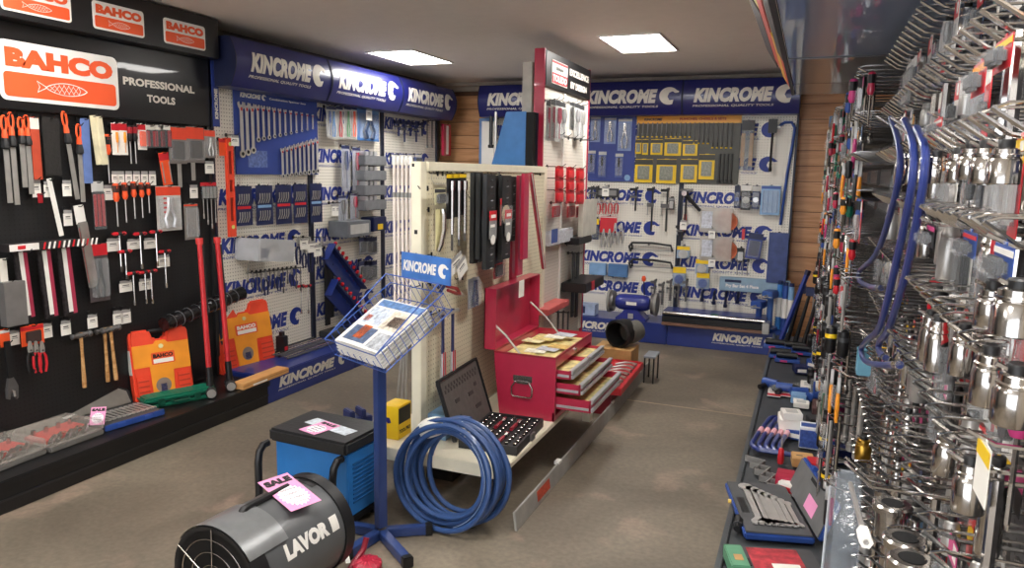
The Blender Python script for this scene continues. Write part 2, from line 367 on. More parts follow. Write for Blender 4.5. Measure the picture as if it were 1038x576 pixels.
# ================================================================ hooks that belong to bays
def hook(bay, P, ln=.09, m=BLACK, r=.0028, up=.35, name='peg_hook'):
    """P = world point on the board"""
    l = (Matrix.Rotation(-bay.rotation_euler.z, 3, 'Z') @ (Vector(P)-bay.location))
    k = (ln, r, up)
    o = part(name, m, bay, lambda b: [b.tube([(0, 0, 0), (0, -ln*.85, 0), (0, -ln, ln*up*.35)], r, 5), b.bx(-.008, .008, -.016, -.01, -.012, .012)], key=k)
    o.location = l; return o
# ================================================================ CENTRE GONDOLA
def seglist(b, segs, r=.002, n=5):
    for s in segs: b.tube(s, r, n)
GX = -1.73
t = gon = thing('shop_gondola', 'cream double sided pegboard gondola in the middle of the floor', 'gondola', (-1.72, 3.05, 0), 0)
CR = CREAM
for k, yy in enumerate((0, 1.72)):
    part('upright', CR, t, lambda b: b.bx(-.026, .026, 0, .06, 0, 1.64), key='gu', bev=.003, loc=(0, yy, 0))
part('post_slot', BLACK, t, lambda b: [b.bx(-.008, .008, -.002, .001, 1.30, 1.32)], smooth=False)
part('post_slot', BLACK, t, lambda b: [b.bx(-.02, -.008, -.002, .001, 1.615, 1.63)], smooth=False)
part('pegboard', PEGC, t, lambda b: b.bx(.012, .022, .06, 1.72, .265, 1.60))
part('pegboard', PEGC, t, lambda b: b.bx(-.022, -.012, .06, 1.72, .27, 1.60))
part('top_rail', CR, t, lambda b: b.bx(-.028, .034, .06, 1.72, 1.595, 1.64), bev=.004)
part('shelf', LWHITE if False else CR, t, lambda b: b.bx(.0265, .52, -.10, 1.5, .235, .265), bev=.004)
part('shelf', CR, t, lambda b: b.bx(-.245, -.0265, -.10, .45, .235, .265), bev=.004)
part('shelf_edge', CR, t, lambda b: b.bx(-.245, .52, -.115, -.101, .205, .268), bev=.003)
for xx in (.47,): 
    for yy in (1.40,): part('leg', CR, t, lambda b: b.bx(-.025, .025, 0, .06, 0, .234), key='gl', loc=(xx, yy, 0))
part('plinth', mat('#3a322a', .6), t, lambda b: b.bx(-.1, .1, .2, 1.6, 0, .06))
# lying edge strip
t = thing('edge_strip', 'long grey metal shelf strip lying on the floor along the gondola', 'metal strip', (-1.12, 2.89, 0), 0)
part('strip', mat('#a19e98', .4, .1), t, lambda b: b.bx(-.006, .006, 0, 3.0, 0, .088, Matrix.Rotation(math.radians(-8), 4, 'Y')), bev=.002)
for yy in (.62, 1.75, 2.6): part('clip', WHITE, t, lambda b: b.bx(-.02, .008, 0, .05, .08, .094), key='clip', loc=(-.012, yy, 0))
part('sticker', mat('#c24a30', .5, var=.3, scale=60), t, lambda b: b.bx(.0062, .0072, .28, .46, .02, .07, Matrix.Rotation(math.radians(-8), 4, 'Y')))
# red tower
t = tower = thing('display_tower', 'tall red edged display tower with black header sign behind the toolbox', 'display stand', (-1.765, 4.83, 0), PI/2)
TW = 1.10
part('end_panel', CRED, t, lambda b: b.bx(-.006, .012, -.035, .04, .0, 2.43), bev=.003, loc=(0, 0, 0))
part('end_panel', CRED, t, lambda b: b.bx(-.012, .008, -.035, .04, .0, 2.43), bev=.003, loc=(TW, 0, 0))
part('pegboard', pegmat('#d9d2c6', '#a49c90', .025, .15), t, lambda b: b.bx(.012, TW-.012, -.012, .0, .1, 2.2))
part('upright', mat('#1d2436', .5), t, lambda b: b.bx(-.03, -.006, 0, .05, .27, 2.0))
part('upright', WHITE, t, lambda b: b.bx(TW-.06, TW-.015, -.028, -.012, .3, 2.18))
part('upright', WHITE, t, lambda b: b.bx(.48, .50, -.024, -.012, .3, 2.18))
s = part('header_sign', mat('#111113', .4), t, lambda b: b.bx(.013, TW-.013, -.04, .03, 2.19, 2.42), bev=.003)
q = part('logo_plate', mat('#d8d4cc', .5), s, lambda b: b.bx(.12, .47, -.044, -.04, 2.215, 2.375))
part('logo_band', mat('#b92431', .5), q, lambda b: [b.bx(.125, .465, -.0455, -.044, 2.22, 2.29), b.bx(.125, .465, -.0455, -.044, 2.355, 2.37)], smooth=False)
part('lettering', WHITE, q, lambda b: put_text(b, 'TOLEDO', .14, 2.232, .046, .31, .0465, .05), smooth=False)
part('lettering', BLACK, q, lambda b: put_text(b, 'GENUINE', .2, 2.312, .022, .18, .0455, .03), smooth=False)
part('lettering', LET, s, lambda b: put_text(b, 'EXCELLENCE', .53, 2.315, .05, .50, .042, .05), smooth=False)
part('lettering', LET, s, lambda b: put_text(b, 'BY DESIGN', .56, 2.225, .05, .42, .042, .05), smooth=False)
# blue slanted sheet and white stub above the gondola
t = thing('blue_sheet', 'plain blue slanted sheet standing on top of the cream gondola', 'panel', (-1.79, 4.72, 1.642), 0)
part('face', SKY, t, lambda b: b.prism([(-.27, 0), (-.02, 0), (-.02, .36), (-.165, .36)], -.02, 0), bev=.003)
part('edge', SBLACK, t, lambda b: b.bx(-.019, .035, -.02, .03, 0, .355))
part('back_plate', mat('#b6b2a8', .6), tower, lambda b: b.bx(-.02, .10, .05, .12, 1.65, 2.34), bev=.003)
# ================================================================ TOOLBOX
t = thing('toolbox', 'open red metal toolbox with stepped drawers on the cream shelf', 'toolbox', (-1.20, 3.63, .267), 0)
D = .70
Mt = Matrix(((1, 0, 0, 0), (0, 1, 0, 0), (0, 0, 1, 0), (0, 0, 0, 1)))
def body(b):
    P = [(-.32, 0), (0, 0), (0, .05), (-.01, .05), (-.01, .352), (-.355, .352), (-.355, .30)]
    b.prism(P, 0, .008); b.prism(P, D-.008, D)
    b.bx(-.355, -.347, .008, D-.008, .27, .352); b.prism([(-.32, 0), (-.312, 0), (-.347, .27), (-.355, .27)], .008, D-.008)
    b.bx(-.32, 0, .008, D-.008, 0, .008); b.bx(-.345, -.012, .008, D-.008, .295, .302)
part('body', CRED, t, body, smooth=False)
part('front_frame', CRED, t, lambda b: [b.bx(-.012, .002, 0, D, .30, .352), b.bx(-.012, .002, 0, .02, 0, .3), b.bx(-.012, .002, D-.02, D, 0, .3), b.bx(-.012, .002, .02, D-.02, 0, .03)], bev=.002)
part('rim', mat('#8e1626', .4), t, lambda b: [b.bx(-.357, .002, -.002, .006, .346, .356), b.bx(-.357, .002, D-.006, D+.002, .346, .356), b.bx(-.357, -.35, .006, D-.006, .346, .356), b.bx(-.006, .003, .006, D-.006, .346, .356)])
PAPERY = mat('#d9c98a', .6, var=.35, scale=22)
part('liner', PAPERY, t, lambda b: b.bx(-.34, -.02, .012, D-.012, .303, .318))
for i in range(9):
    part('document', mat(['#e6dcae', '#d8c47c', '#efe9d2', '#b8bcc6', '#caa85a'][i % 5], .5, var=.3, scale=50), t,
         lambda b: b.bx(-.06, .06, -.045, .045, 0, .003), key='doc', loc=(-.28+.05*(i % 5)+random.uniform(-.01, .01), .08+.065*i, .319+.0035*i), rot=(0, 0, random.uniform(-.15, .15)))
for ex, z0, z1, ya, yb in ((.075, .235, .285, .03, .34), (.075, .235, .285, .36, .67), (.13, .155, .215, .03, .67), (.19, .065, .135, .03, .67)):
    d = part('drawer', CRED, t, lambda b: [b.bx(-.10, ex, ya, ya+.006, z0, z1-.004), b.bx(-.10, ex, yb-.006, yb, z0, z1-.004), b.bx(-.10, ex, ya+.006, yb-.006, z0, z0+.005), b.bx(ex-.004, ex+.004, ya, yb, z0, z1)], smooth=False)
    part('drawer_trim', SILV, d, lambda b: [b.bx(ex+.004, ex+.014, ya+.002, yb-.002, z1-.022, z1), b.bx(ex-.006, ex+.018, ya+.002, yb-.002, z1-.006, z1+.004), b.bx(ex+.004, ex+.018, ya+.002, yb-.002, z0+.004, z0+.024)], bev=.002)
    part('drawer_slide', SILV, d, lambda b: b.bx(.003, ex-.006, ya-.004, ya-.001, z0+.012, z0+.026))
    part('drawer_lining', PAPERY, d, lambda b: b.bx(-.09, ex-.006, ya+.008, yb-.008, z0+.006, z0+.03))
def lidf(b):
    x0, x1 = -.42, -.35; h0, h1 = .36, .70
    b.bx(x0, x0+.006, 0, D, h0, h1); b.bx(x0, x1, 0, .006, h0, h1); b.bx(x0, x1, D-.006, D, h0, h1); b.bx(x0, x1, .006, D-.006, h1-.006, h1); b.bx(x0, x1, .006, D-.006, h0, h0+.006)
ld = part('lid', CRED, t, lidf, smooth=False)
part('label_card', PAPER, ld, lambda b: b.bx(-.351, -.349, .34, .42, .60, .70))
for yy in (.03, .67): part('lid_stay', STEEL, t, lambda b: b.tube([(-.40, yy, .52), (-.30, yy, .44), (-.20, yy+.0, .33)], .006, 6), smooth=True)
h = part('handle_plate', CHROME, t, lambda b: [b.bx(-.24, -.13, -.004, 0, .20, .235), b.bx(-.22, -.15, -.010, -.004, .19, .205)], bev=.001)
part('handle', CHROME, t, lambda b: b.tube([(-.225, -.008, .20), (-.245, -.012, .17), (-.245, -.014, .13), (-.235, -.014, .118), (-.135, -.014, .118), (-.125, -.014, .13), (-.125, -.012, .17), (-.145, -.008, .20)], .005, 8))
part('lock', CHROME, t, lambda b: b.cyl((.002, .35, .325), (.012, .35, .325), .012, n=14))
# ================================================================ SOCKET SET beside the toolbox
t = thing('socket_set', 'open black socket set with chrome sockets left of the red toolbox', 'socket set', (-1.325, 3.31, .266), math.radians(3))
part('tray', mat('#232326', .5), t, lambda b: [b.bx(-.19, .11, -.22, .22, 0, .03), b.bx(-.19, -.18, -.22, .22, .03, .045), b.bx(.10, .11, -.22, .22, .03, .045), b.bx(-.18, .10, -.22, -.21, .03, .045), b.bx(-.18, .10, .21, .22, .03, .045)], smooth=False)
lid = part('lid', mat('#54524e', .55, bump=.4, scale=30), t, lambda b: b.bx(-.005, .015, -.24, .24, 0, .30, Matrix.Translation((-.21, 0, .03)) @ Matrix.Rotation(math.radians(-18), 4, 'Y')), bev=.004)
LM = Matrix.Translation((-.21, 0, .03)) @ Matrix.Rotation(math.radians(-18), 4, 'Y')
part('lid_rim', SBLACK, t, lambda b: [b.bx(.005, .022, -.25, -.24, 0, .31, LM), b.bx(.005, .022, .24, .25, 0, .31, LM), b.bx(.005, .022, -.24, .24, .30, .312, LM)], smooth=False)
for i in range(24):
    part('lid_recess', mat('#33322f', .6), lid, lambda b: b.bx(.0152, .017, -.006, .006, -.009, .009, Matrix.Rotation(0, 4, 'Y')), key='lr', loc=(0, 0, 0)).matrix_local = LM @ Matrix.Translation((0, -.2+.0175*i, .26 if i % 2 else .24))
for zz, yy, wd in ((.17, -.1, .05), (.16, .07, .06), (.09, -.12, .04), (.08, .12, .07), (.19, .15, .03)):
    part('lid_recess', mat('#33322f', .6), lid, lambda b: b.bx(.0152, .017, yy-wd/2, yy+wd/2, zz-.01, zz+.01, LM), smooth=False)
for r in range(7):
    for c in range(9):
        if r in (2, 4) : continue
        rr = .008+.0006*((c+r) % 4)
        part('socket', CHROME, t, lambda b: b.lathe([(rr*.7, 0), (rr, .002), (rr, .018), (rr*.75, .020), (rr*.7, .012)], 10), key=('sk', round(rr, 4)), loc=(-.165+.042*r, -.185+.045*c, .031))
for r in (2, 4):
    for k, y0 in enumerate((-.19, 0.01)):
        q = part('ratchet', CHROME, t, lambda b: [b.cyl((0, 0, 0), (0, .10, 0), .006, n=8), b.lathe([(.014, -.008), (.016, 0), (.014, .008)], 12, (0, .13, 0)), b.cyl((0, .1, 0), (0, .12, 0), .007, .012, 8)], key='rt', loc=(-.165+.042*r, y0, .043))
        part('grip', mat('#8a1c2a', .4), q, lambda b: b.cyl((0, -.005, 0), (0, .075, 0), .0095, n=8), key='rg')
part('catch', DSTEEL, t, lambda b: [b.bx(.11, .125, -.02, .03, .005, .04)], bev=.002)
# blue air tool carton behind
t = thing('tool_carton', 'small blue and white printed carton behind the hose coil', 'carton', (-1.655, 3.21, .266), math.radians(4))
part('carton', mat('#7ea4c8', .5, var=.3, scale=9), t, lambda b: b.bx(-.05, .05, -.08, .08, 0, .13), bev=.002)
part('lettering', mat('#c02436', .5), t, lambda b: put_text(b, 'TRX', -.04, .04, .05, .08, .0815, .07), smooth=False)
# ================================================================ HOSE COIL
t = thing('hose_coil', 'coiled dark blue air hose leaning against the end of the gondola', 'hose', (-1.44, 2.77, 0), 0, rot=(math.radians(-9), 0, math.radians(-4)))
HM = mat('#324e80', .35, var=.08, coat=.2)
def coil(b):
    P = []; n = 11
    for i in range(n*40+1):
        a = 2*PI*i/40; k = i/40
        r = .213+.028*math.sin(k*2.4+.6)+.003*math.sin(a*3+k)
        P.append((r*1.04*math.sin(a)+.004*math.sin(k*2.2)+.004*k, -.05+.0165*k+.003*math.sin(a*2+k), .252+r*math.cos(a)))
    b.tube(P, .0125, 8)
part('hose', HM, t, coil)
part('paper_band', PAPER, t, lambda b: b.tube([(.245*math.sin(a), .025, .235+.228*math.cos(a)) for a in [math.radians(-38+4*i) for i in range(13)]], [.038+.010*math.sin(i*.5) for i in range(13)], 10))
part('brass_coupler', mat('#cfc8b4', .3, .8), t, lambda b: b.tube([(.245*math.sin(a), -.03, .235+.245*math.cos(a)) for a in [math.radians(18+3*i) for i in range(5)]], [.013, .017, .013, .017, .011], 8))
part('printed_line', mat('#9fb4d6', .5), t, lambda b: b.tube([(.222*1.03*math.sin(a), -.0495, .245+.222*math.cos(a)) for a in [math.radians(40+4*i) for i in range(30)]], .0012, 4))
# ================================================================ BROCHURE STAND
t = thing('brochure_stand', 'blue metal brochure stand on cross feet with angled wire basket', 'stand', (-1.643, 2.6, 0), math.radians(-24))
part('post', PBLUE if False else mat('#2b3f74', .35, coat=.3), t, lambda b: b.bx(-.021, .021, -.021, .021, .05, .83), bev=.003)
SB = mat('#2b3f74', .35, coat=.3)
for (ex, ey) in ((425.6, 535.6), (412, 567), (362, 534), (353, 559.4)):
    P = hit(ex, ey, Z, .03)-Vector((-1.643, 2.6, .03)); P.z = 0
    L_ = min(max(P.length, .2), .32); a = math.atan2(P.y, P.x)+math.radians(24)
    q = part('foot', SB, t, lambda b: b.bx(.022, L_, -.02, .02, 0.004, .044), bev=.003, rot=(0, 0, a), key=('ft', round(L_, 2)))
    part('foot_cap', BLACK, q, lambda b: b.bx(L_-.01, L_+.025, -.022, .022, 0, .047), bev=.004, key=('fc', round(L_, 2)))
WB = mat('#3558a8', .35)
al = math.radians(32); TL = .40; TWd = .19
def bp(u, s, d=0): # u across, s up the slope, d off the tray
    return (u, -.10+s*math.cos(al)-d*math.sin(al), .805+s*math.sin(al)+d*math.cos(al))
def basket(b):
    for d in (0, .09):
        b.tube([bp(-TWd, 0, d), bp(TWd, 0, d), bp(TWd, TL, d), bp(-TWd, TL, d)], .003, 5, closed=True)
    for i in range(9):
        u = -TWd+2*TWd*i/8
        b.tube([bp(u, 0, .05 if i not in (0, 8) else .09), bp(u, 0, 0), bp(u, TL, 0), bp(u, TL, .14)], .0018, 4)
    for i in range(1, 12):
        s = TL*i/12
        for u in (-TWd, TWd): b.tube([bp(u, s, 0), bp(u, s, .09)], .0018, 4)
        if i % 3 == 0: b.tube([bp(-TWd, s, 0), bp(TWd, s, 0)], .0018, 4)
    b.tube([bp(-TWd, TL, .14), bp(TWd, TL, .14)], .003, 5)
    b.tube([bp(-TWd, 0, .09), bp(-TWd, TL, .14)], .003, 5); b.tube([bp(TWd, 0, .09), bp(TWd, TL, .14)], .003, 5)
part('wire_basket', WB, t, basket, kind='stuff')
part('bracket', SB, t, lambda b: b.bx(-.02, .02, -.04, .06, .80, .812))
sp = part('sign_plate', mat('#4272b8', .35), t, lambda b: b.bx(-.24, .12, .285, .292, 1.105, 1.225), bev=.002)
def f(b):
    vs, fs, ar = letters('KINCROME', .045, .22); b.add([(-.225+x*.25/ar, .284, 1.14+z*.05) for x, z in vs], fs)
    P = wrench_logo(.072, 1.165, .032); b.add([(x, .284, z) for x, z in P], [tuple(range(len(P)))])
part('lettering', WHITE, sp, f, smooth=False)
R32 = Matrix.Translation((0, -.10, .805)) @ Matrix.Rotation(al, 4, 'X')
Mb = Matrix.Translation((-1.643, 2.6, 0)) @ Matrix.Rotation(math.radians(-24), 4, 'Z')
cov = [mat('#d8d6d2', .4, var=.15, scale=20), mat('#8fa3bd', .4, var=.4, scale=18)]
for i in range(9):
    c = thing('catalogue', 'glossy printed catalogue lying on top of the wire basket stack' if i == 8 else 'white edged catalogue, %s from top of the stack in the wire basket' % ['ninth', 'eighth', 'seventh', 'sixth', 'fifth', 'fourth', 'third', 'second'][i], 'catalogue', (0, 0, 0), 0, None if i == 8 else 'stacked catalogues in the wire basket')
    c.matrix_world = Mb @ R32 @ Matrix.Translation((-.012*(i % 2)+.006, .012+.002*i, .004+i*.0075))
    part('pages', PAPER, c, lambda b: b.bx(-.165, .165, 0, .285, 0, .0066), key='pg')
    q = part('cover', cov[0], c, lambda b: b.bx(-.167, .167, -.001, .286, .0066, .0072), key='cv')
    if i == 8:
        for x0, x1, y0, y1, cc in ((-.15, .15, .24, .28, '#5d7fae'), (-.15, -.01, .13, .23, '#b9c3d2'), (.0, .15, .12, .23, '#c9bfae'), (.03, .12, .14, .2, '#4a3024'), (-.14, .02, .02, .11, '#4c5c78'), (-.09, -.03, .04, .12, '#c8622e'), (.04, .15, .01, .1, '#a7abb0'), (-.14, -.1, .14, .18, '#c9541f')):
            part('print_block', mat(cc, .35, var=.45, scale=60), q, lambda b: b.bx(x0, x1, y0, y1, .0072, .0076), smooth=False)
# ================================================================ GENERATOR-LIKE BLUE UNIT
t = thing('blue_machine', 'blue sheet metal machine with black padded top and sale tag', 'machine', (-2.005, 2.715, 0), math.radians(-3))
part('body', mat('#2e78c0', .35, var=.05), t, lambda b: b.bx(-.195, .215, -.125, .14, .06, .36), bev=.006)
part('base', BLACK, t, lambda b: b.bx(-.22, .22, -.13, .145, .03, .06), bev=.004)
part('top', mat('#1f1f20', .45, bump=.3, scale=60), t, lambda b: b.bx(-.215, .225, -.15, .16, .36, .42), bev=.012)
for sx in (-.19, .19): part('foot', RUBBER, t, lambda b: [b.cyl((0, -.1, 0), (0, -.1, .03), .02, n=10), b.cyl((0, .1, 0), (0, .1, .03), .02, n=10)], key='gf', loc=(sx, 0, 0))
for sx in (-.225, .195): part('handle', BLACK, t, lambda b: b.tube([(0, -.14, .345), (0, -.17, .345), (0, -.195, .32), (0, -.205, .27), (0, -.205, .12), (0, -.22, .09), (0, -.13, .08)], .017, 8), key='gh', loc=(sx, 0, 0))
for i in range(10): part('louvre', mat('#285f99', .4), t, lambda b: b.bx(.2155, .2185, -.09, .10, 0, .008), key='lv', loc=(0, 0, .12+.02*i))
def saletag(label, M, w, h, grp='pink sale tags', price=True):
    c = thing('sale_tag', label, 'price tag', (0, 0, 0), 0, grp); c.matrix_world = M
    part('card', PINK, c, lambda b: b.bx(-w/2, w/2, -.0012, 0, 0, h), key=('st', w, h))
    part('lettering', BLACK, c, lambda b: put_text(b, 'SALE', 0, h*.76, h*.17, w*.86, .0018, .09, centre=True), key=('sl', w, h), smooth=False)
    def pan(b):
        n = 40; P = []
        for i in range(n):
            a = 2*PI*i/n; r = 1 if i % 2 else .84; P.append((w*.43*r*math.cos(a), h*.37+h*.32*r*math.sin(a)))
        b.prism(P, -.0016, -.0012)
    part('burst', mat('#fbeef4', .55), c, pan, key=('sb', w, h))
    if price: part('handwriting', mat('#3a3440', .6), c, lambda b: [b.tube([(-w*.25+w*.5*i/14, -.0022, h*(.55-.13*k)+h*.03*math.sin(i*2.3+k*1.7)) for i in range(15)], .0009, 3) for k in range(4)], key=('sh', w, h))
    return c
saletag('pink sale tag lying flat on the blue machine', Matrix.Translation((-2.03, 2.60, .4225)) @ Matrix.Rotation(math.radians(-15), 4, 'Z') @ Matrix.Rotation(math.radians(-90), 4, 'X'), .11, .15)
t = thing('leaflet', 'crumpled white and blue instruction leaflet under the pink tag', 'leaflet', (-1.97, 2.70, .4212), math.radians(-14))
part('sheet', mat('#c9d2da', .5, var=.25, scale=40), t, lambda b: b.bx(-.15, .13, -.03, .045, 0, .001))
# ================================================================ LAVOR heater
A = Vector((-1.765, 1.78, .215)); B = Vector((-1.735, 2.23, .225)); ax = (B-A).normalized(); HL = (B-A).length; HR = .19
t = thing('space_heater', 'grey cylindrical space heater with perforated outlet and carry handle', 'heater', (A.x, A.y, 0), math.atan2(-ax.x, ax.y))
GM = mat('#56585a', .38, var=.05, coat=.2)
zc = .215
def ring(b, y0, y1, r0, r1, n=40):
    b.lathe([(r0, y0), (r1, y0), (r1, y1), (r0, y1), (r0, y0)], n, (0, 0, zc), (0, 1, 0))
part('drum', GM, t, lambda b: b.lathe([(HR-.004, .03), (HR, .035), (HR, HL-.005), (HR-.004, HL), (HR-.02, HL), (HR-.02, .03)], 48, (0, 0, zc), (0, 1, 0)))
part('outlet_ring', BLACK, t, lambda b: ring(b, -.02, .05, HR-.012, HR+.003))
part('rear_ring', BLACK, t, lambda b: ring(b, HL-.02, HL+.03, HR-.03, HR+.008))
part('inner_tube', mat('#b9ae9c', .3, .8), t, lambda b: ring(b, -.005, .12, HR-.035, HR-.028))
part('outlet_disc', pegmat('#b8ab98', '#2a2520', .020, .28, .4, .3), t, lambda b: b.lathe([(.0, .03), (HR-.045, .03), (HR-.03, .05)], 40, (0, 0, zc), (0, 1, 0)))
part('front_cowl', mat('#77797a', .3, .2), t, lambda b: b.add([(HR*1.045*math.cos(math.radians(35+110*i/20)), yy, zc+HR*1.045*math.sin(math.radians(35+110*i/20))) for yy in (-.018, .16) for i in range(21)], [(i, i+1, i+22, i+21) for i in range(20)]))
for rr in (.06, .105, .15): part('guard_ring', CHROME, t, lambda b: b.tube([(rr*math.cos(a), -.022, zc+rr*math.sin(a)) for a in [2*PI*i/36 for i in range(36)]], .0025, 5, closed=True), key=('gr', rr))
for aa in (30, 90, 150): part('guard_bar', CHROME, t, lambda b: b.tube([(-.19*math.cos(math.radians(aa)), -.024, zc-.19*math.sin(math.radians(aa))), (0, -.03, zc), (.19*math.cos(math.radians(aa)), -.024, zc+.19*math.sin(math.radians(aa)))], .0025, 5))
part('carry_handle', BLACK, t, lambda b: [b.tube([(0, .11, zc+HR-.005), (0, .12, zc+HR+.008), (0, .14, zc+HR+.012), (0, .30, zc+HR+.012), (0, .33, zc+HR+.008), (0, .34, zc+HR-.005)], [.018, .016, .012, .012, .016, .018], 8)])
def dr(b, s, a0, y0, h, w, rot=0, bold=.07):
    vs, fs, ar = letters(s, bold)
    b.add([((HR+.0025)*math.cos(a0-z*h/HR*1.), y0+x*w/ar, 0) for x, z in vs], []) if False else None
    b.add([((HR+.0025)*math.cos(a0+z*h/HR), y0+x*w/ar, zc+(HR+.0025)*math.sin(a0+z*h/HR)) for x, z in vs], fs)
part('lettering', WHITE, t, lambda b: dr(b, 'LAVOR', math.radians(14), .13, .058, .22), smooth=False)
part('logo_plate', WHITE, t, lambda b: b.add([((HR+.0015)*math.cos(math.radians(14)+i*.075), yy, zc+(HR+.0015)*math.sin(math.radians(14)+i*.075)) for yy in (.365, .405) for i in range(5)], [(i, i+1, i+6, i+5) for i in range(4)]))
part('spec_label', mat('#d9c8a4', .5, var=.5, scale=80), t, lambda b: b.add([((HR+.002)*math.cos(math.radians(95)+i*.07), yy, zc+(HR+.002)*math.sin(math.radians(95)+i*.07)) for yy in (.05, .14) for i in range(6)], [(i, i+1, i+7, i+6) for i in range(5)]))
part('name_label', BLACK, t, lambda b: b.add([((HR+.002)*math.cos(math.radians(72)+i*.07), yy, zc+(HR+.002)*math.sin(math.radians(72)+i*.07)) for yy in (.40, .43) for i in range(7)], [(i, i+1, i+8, i+7) for i in range(6)]))
part('frame', mat('#8d1c30', .4), t, lambda b: [b.tube([(sx, -.02, .012), (sx, .52, .012), (sx, .62, .06), (sx, .64, .1)], .012, 8) for sx in (-.13, .13)]+[b.cyl((-.13, .3, .015), (.13, .3, .015), .01)])
TL_, TR_, BL_ = hit(267, 488, Z, .435), hit(297, 478, Z, .435), hit(289, 521, Z, .395)
ex_ = (TR_-TL_); w_ = ex_.length; ex_.normalize(); ez_ = (TL_-BL_); h_ = ez_.length; ez_ = (ez_-ex_*ez_.dot(ex_)).normalized(); ey_ = ez_.cross(ex_)
Mx_ = Matrix([[ex_[i], ey_[i], ez_[i], ((BL_+TR_)/2-ez_*h_/2)[i]] for i in range(3)]+[[0, 0, 0, 1]])
saletag('pink sale tag with handwriting draped over the grey heater drum', Mx_, round(w_, 3), round(h_, 3))
# red ribbed item at the bottom edge
t = thing('red_hose_reel', 'red ribbed plastic item on the floor between heater and stand feet', 'red part', tuple(hit(372, 578, Z, 0)), math.radians(20))
part('body', mat('#a81c36', .4), t, lambda b: b.lathe([(.05, 0), (.06, .01), (.06, .03), (.05, .04), (.02, .045)], 24))
for i in range(12): part('rib', mat('#c83a50', .4), t, lambda b: b.cyl((.02, 0, .044), (.058, 0, .034), .004, n=5), key='rib', rot=(0, 0, 2*PI*i/12))
t = thing('white_tie', 'white cable tag strip on the red floor item', 'tag', tuple(hit(352, 566, Z, .052)), math.radians(-50))
part('strip', WHITE, t, lambda b: b.bx(-.04, .04, -.009, .009, 0, .001))
# ================================================================ on the left shelf of the gondola
t = thing('yellow_carton', 'yellow tool carton on the shelf left of the gondola post', 'carton', (-1.862, 3.10, .266), math.radians(0))
q = part('carton', YELLOW, t, lambda b: b.bx(-.05, .045, -.06, .07, 0, .17), bev=.002)
part('print_block', mat('#2c2a80', .5), t, lambda b: b.prism([(-.04, .09), (-.03, .11), (-.005, .11), (.0, .1), (.004, .085), (-.015, .08), (-.02, .088)], -.0615, -.0605), smooth=False)
part('print_block', mat('#1b1b1c', .5), t, lambda b: b.bx(.0455, .0465, -.055, .06, .08, .16), smooth=False)
part('lettering', mat('#1b1b1c', .5), t, lambda b: b.add([(.0468, -.05+x*.11/letters('TOOL PRO')[2], .03+z*.02) for x, z in letters('TOOL PRO', .05)[0]], letters('TOOL PRO', .05)[1]), smooth=False)
t = thing('dark_carton', 'dark carton on the floor under the small bench vise', 'carton', (-2.17, 3.22, 0), .1)
part('carton', mat('#25262b', .6), t, lambda b: b.bx(-.11, .11, -.1, .12, 0, .189), bev=.003)
part('tape', mat('#4a4a50', .4), t, lambda b: b.bx(-.02, .02, -.101, .121, .188, .1895))
t = thing('bench_vise', 'small dark blue bench vise on a dark carton behind the blue machine', 'vise', (-2.19, 3.22, .19), math.radians(-30))
part('base', NAVY, t, lambda b: [b.cyl((0, 0, 0), (0, 0, .02), .06, n=20), b.cyl((0, 0, .02), (0, 0, .05), .035, n=16)])
part('body', mat('#2a3566', .4), t, lambda b: [b.bx(-.03, .03, -.02, .09, .05, .09), b.bx(-.045, .045, .02, .045, .09, .135)], bev=.005)
part('jaw', mat('#2a3566', .4), t, lambda b: [b.bx(-.025, .025, -.11, -.02, .055, .082), b.bx(-.045, .045, -.05, -.02, .08, .135)], bev=.005)
part('screw_handle', STEEL, t, lambda b: [b.cyl((0, -.11, .068), (0, -.15, .068), .01), b.cyl((-.05, -.14, .068), (.05, -.14, .068), .004)])
# five long white rods in a holder
for i in range(5):
    P = hit(399.5+4.2*i, 172, Y, 3.3)
    t = thing('fibreglass_rod', 'long white rod', 'rod', (P.x, P.y, .32), 0, 'long white rods beside the gondola', 'in the bundle left of gondola post', i)
    part('rod', mat('#e3d8d2', .4), t, lambda b: b.cyl((0, 0, .55), (0, 0, 1.30), .0075, n=10), key='rd')
    part('tip', WHITE, t, lambda b: b.lathe([(.006, 1.30), (.011, 1.305), (.011, 1.34), (.004, 1.35)], 10), key='rt')
    part('joint', GREY, t, lambda b: b.cyl((0, 0, 1.14), (0, 0, 1.165), .0105, n=10), key='rj')
t = thing('aluminium_pole', 'thin silver folding tripod leaning left of the gondola post', 'tripod', tuple(hit(404, 410, Y, 3.5)-Vector((0, 0, 0))), 0)
P0 = t.location.z
for dx in (-.02, 0, .02): part('leg', STEEL, t, lambda b: b.tube([(dx*2, 0, -P0), (dx*.5+.05, 0, .75-P0)], .008, 6))
part('head', BLACK, t, lambda b: b.bx(.02, .08, -.02, .02, .75-P0, .80-P0))
t.location.y += .0
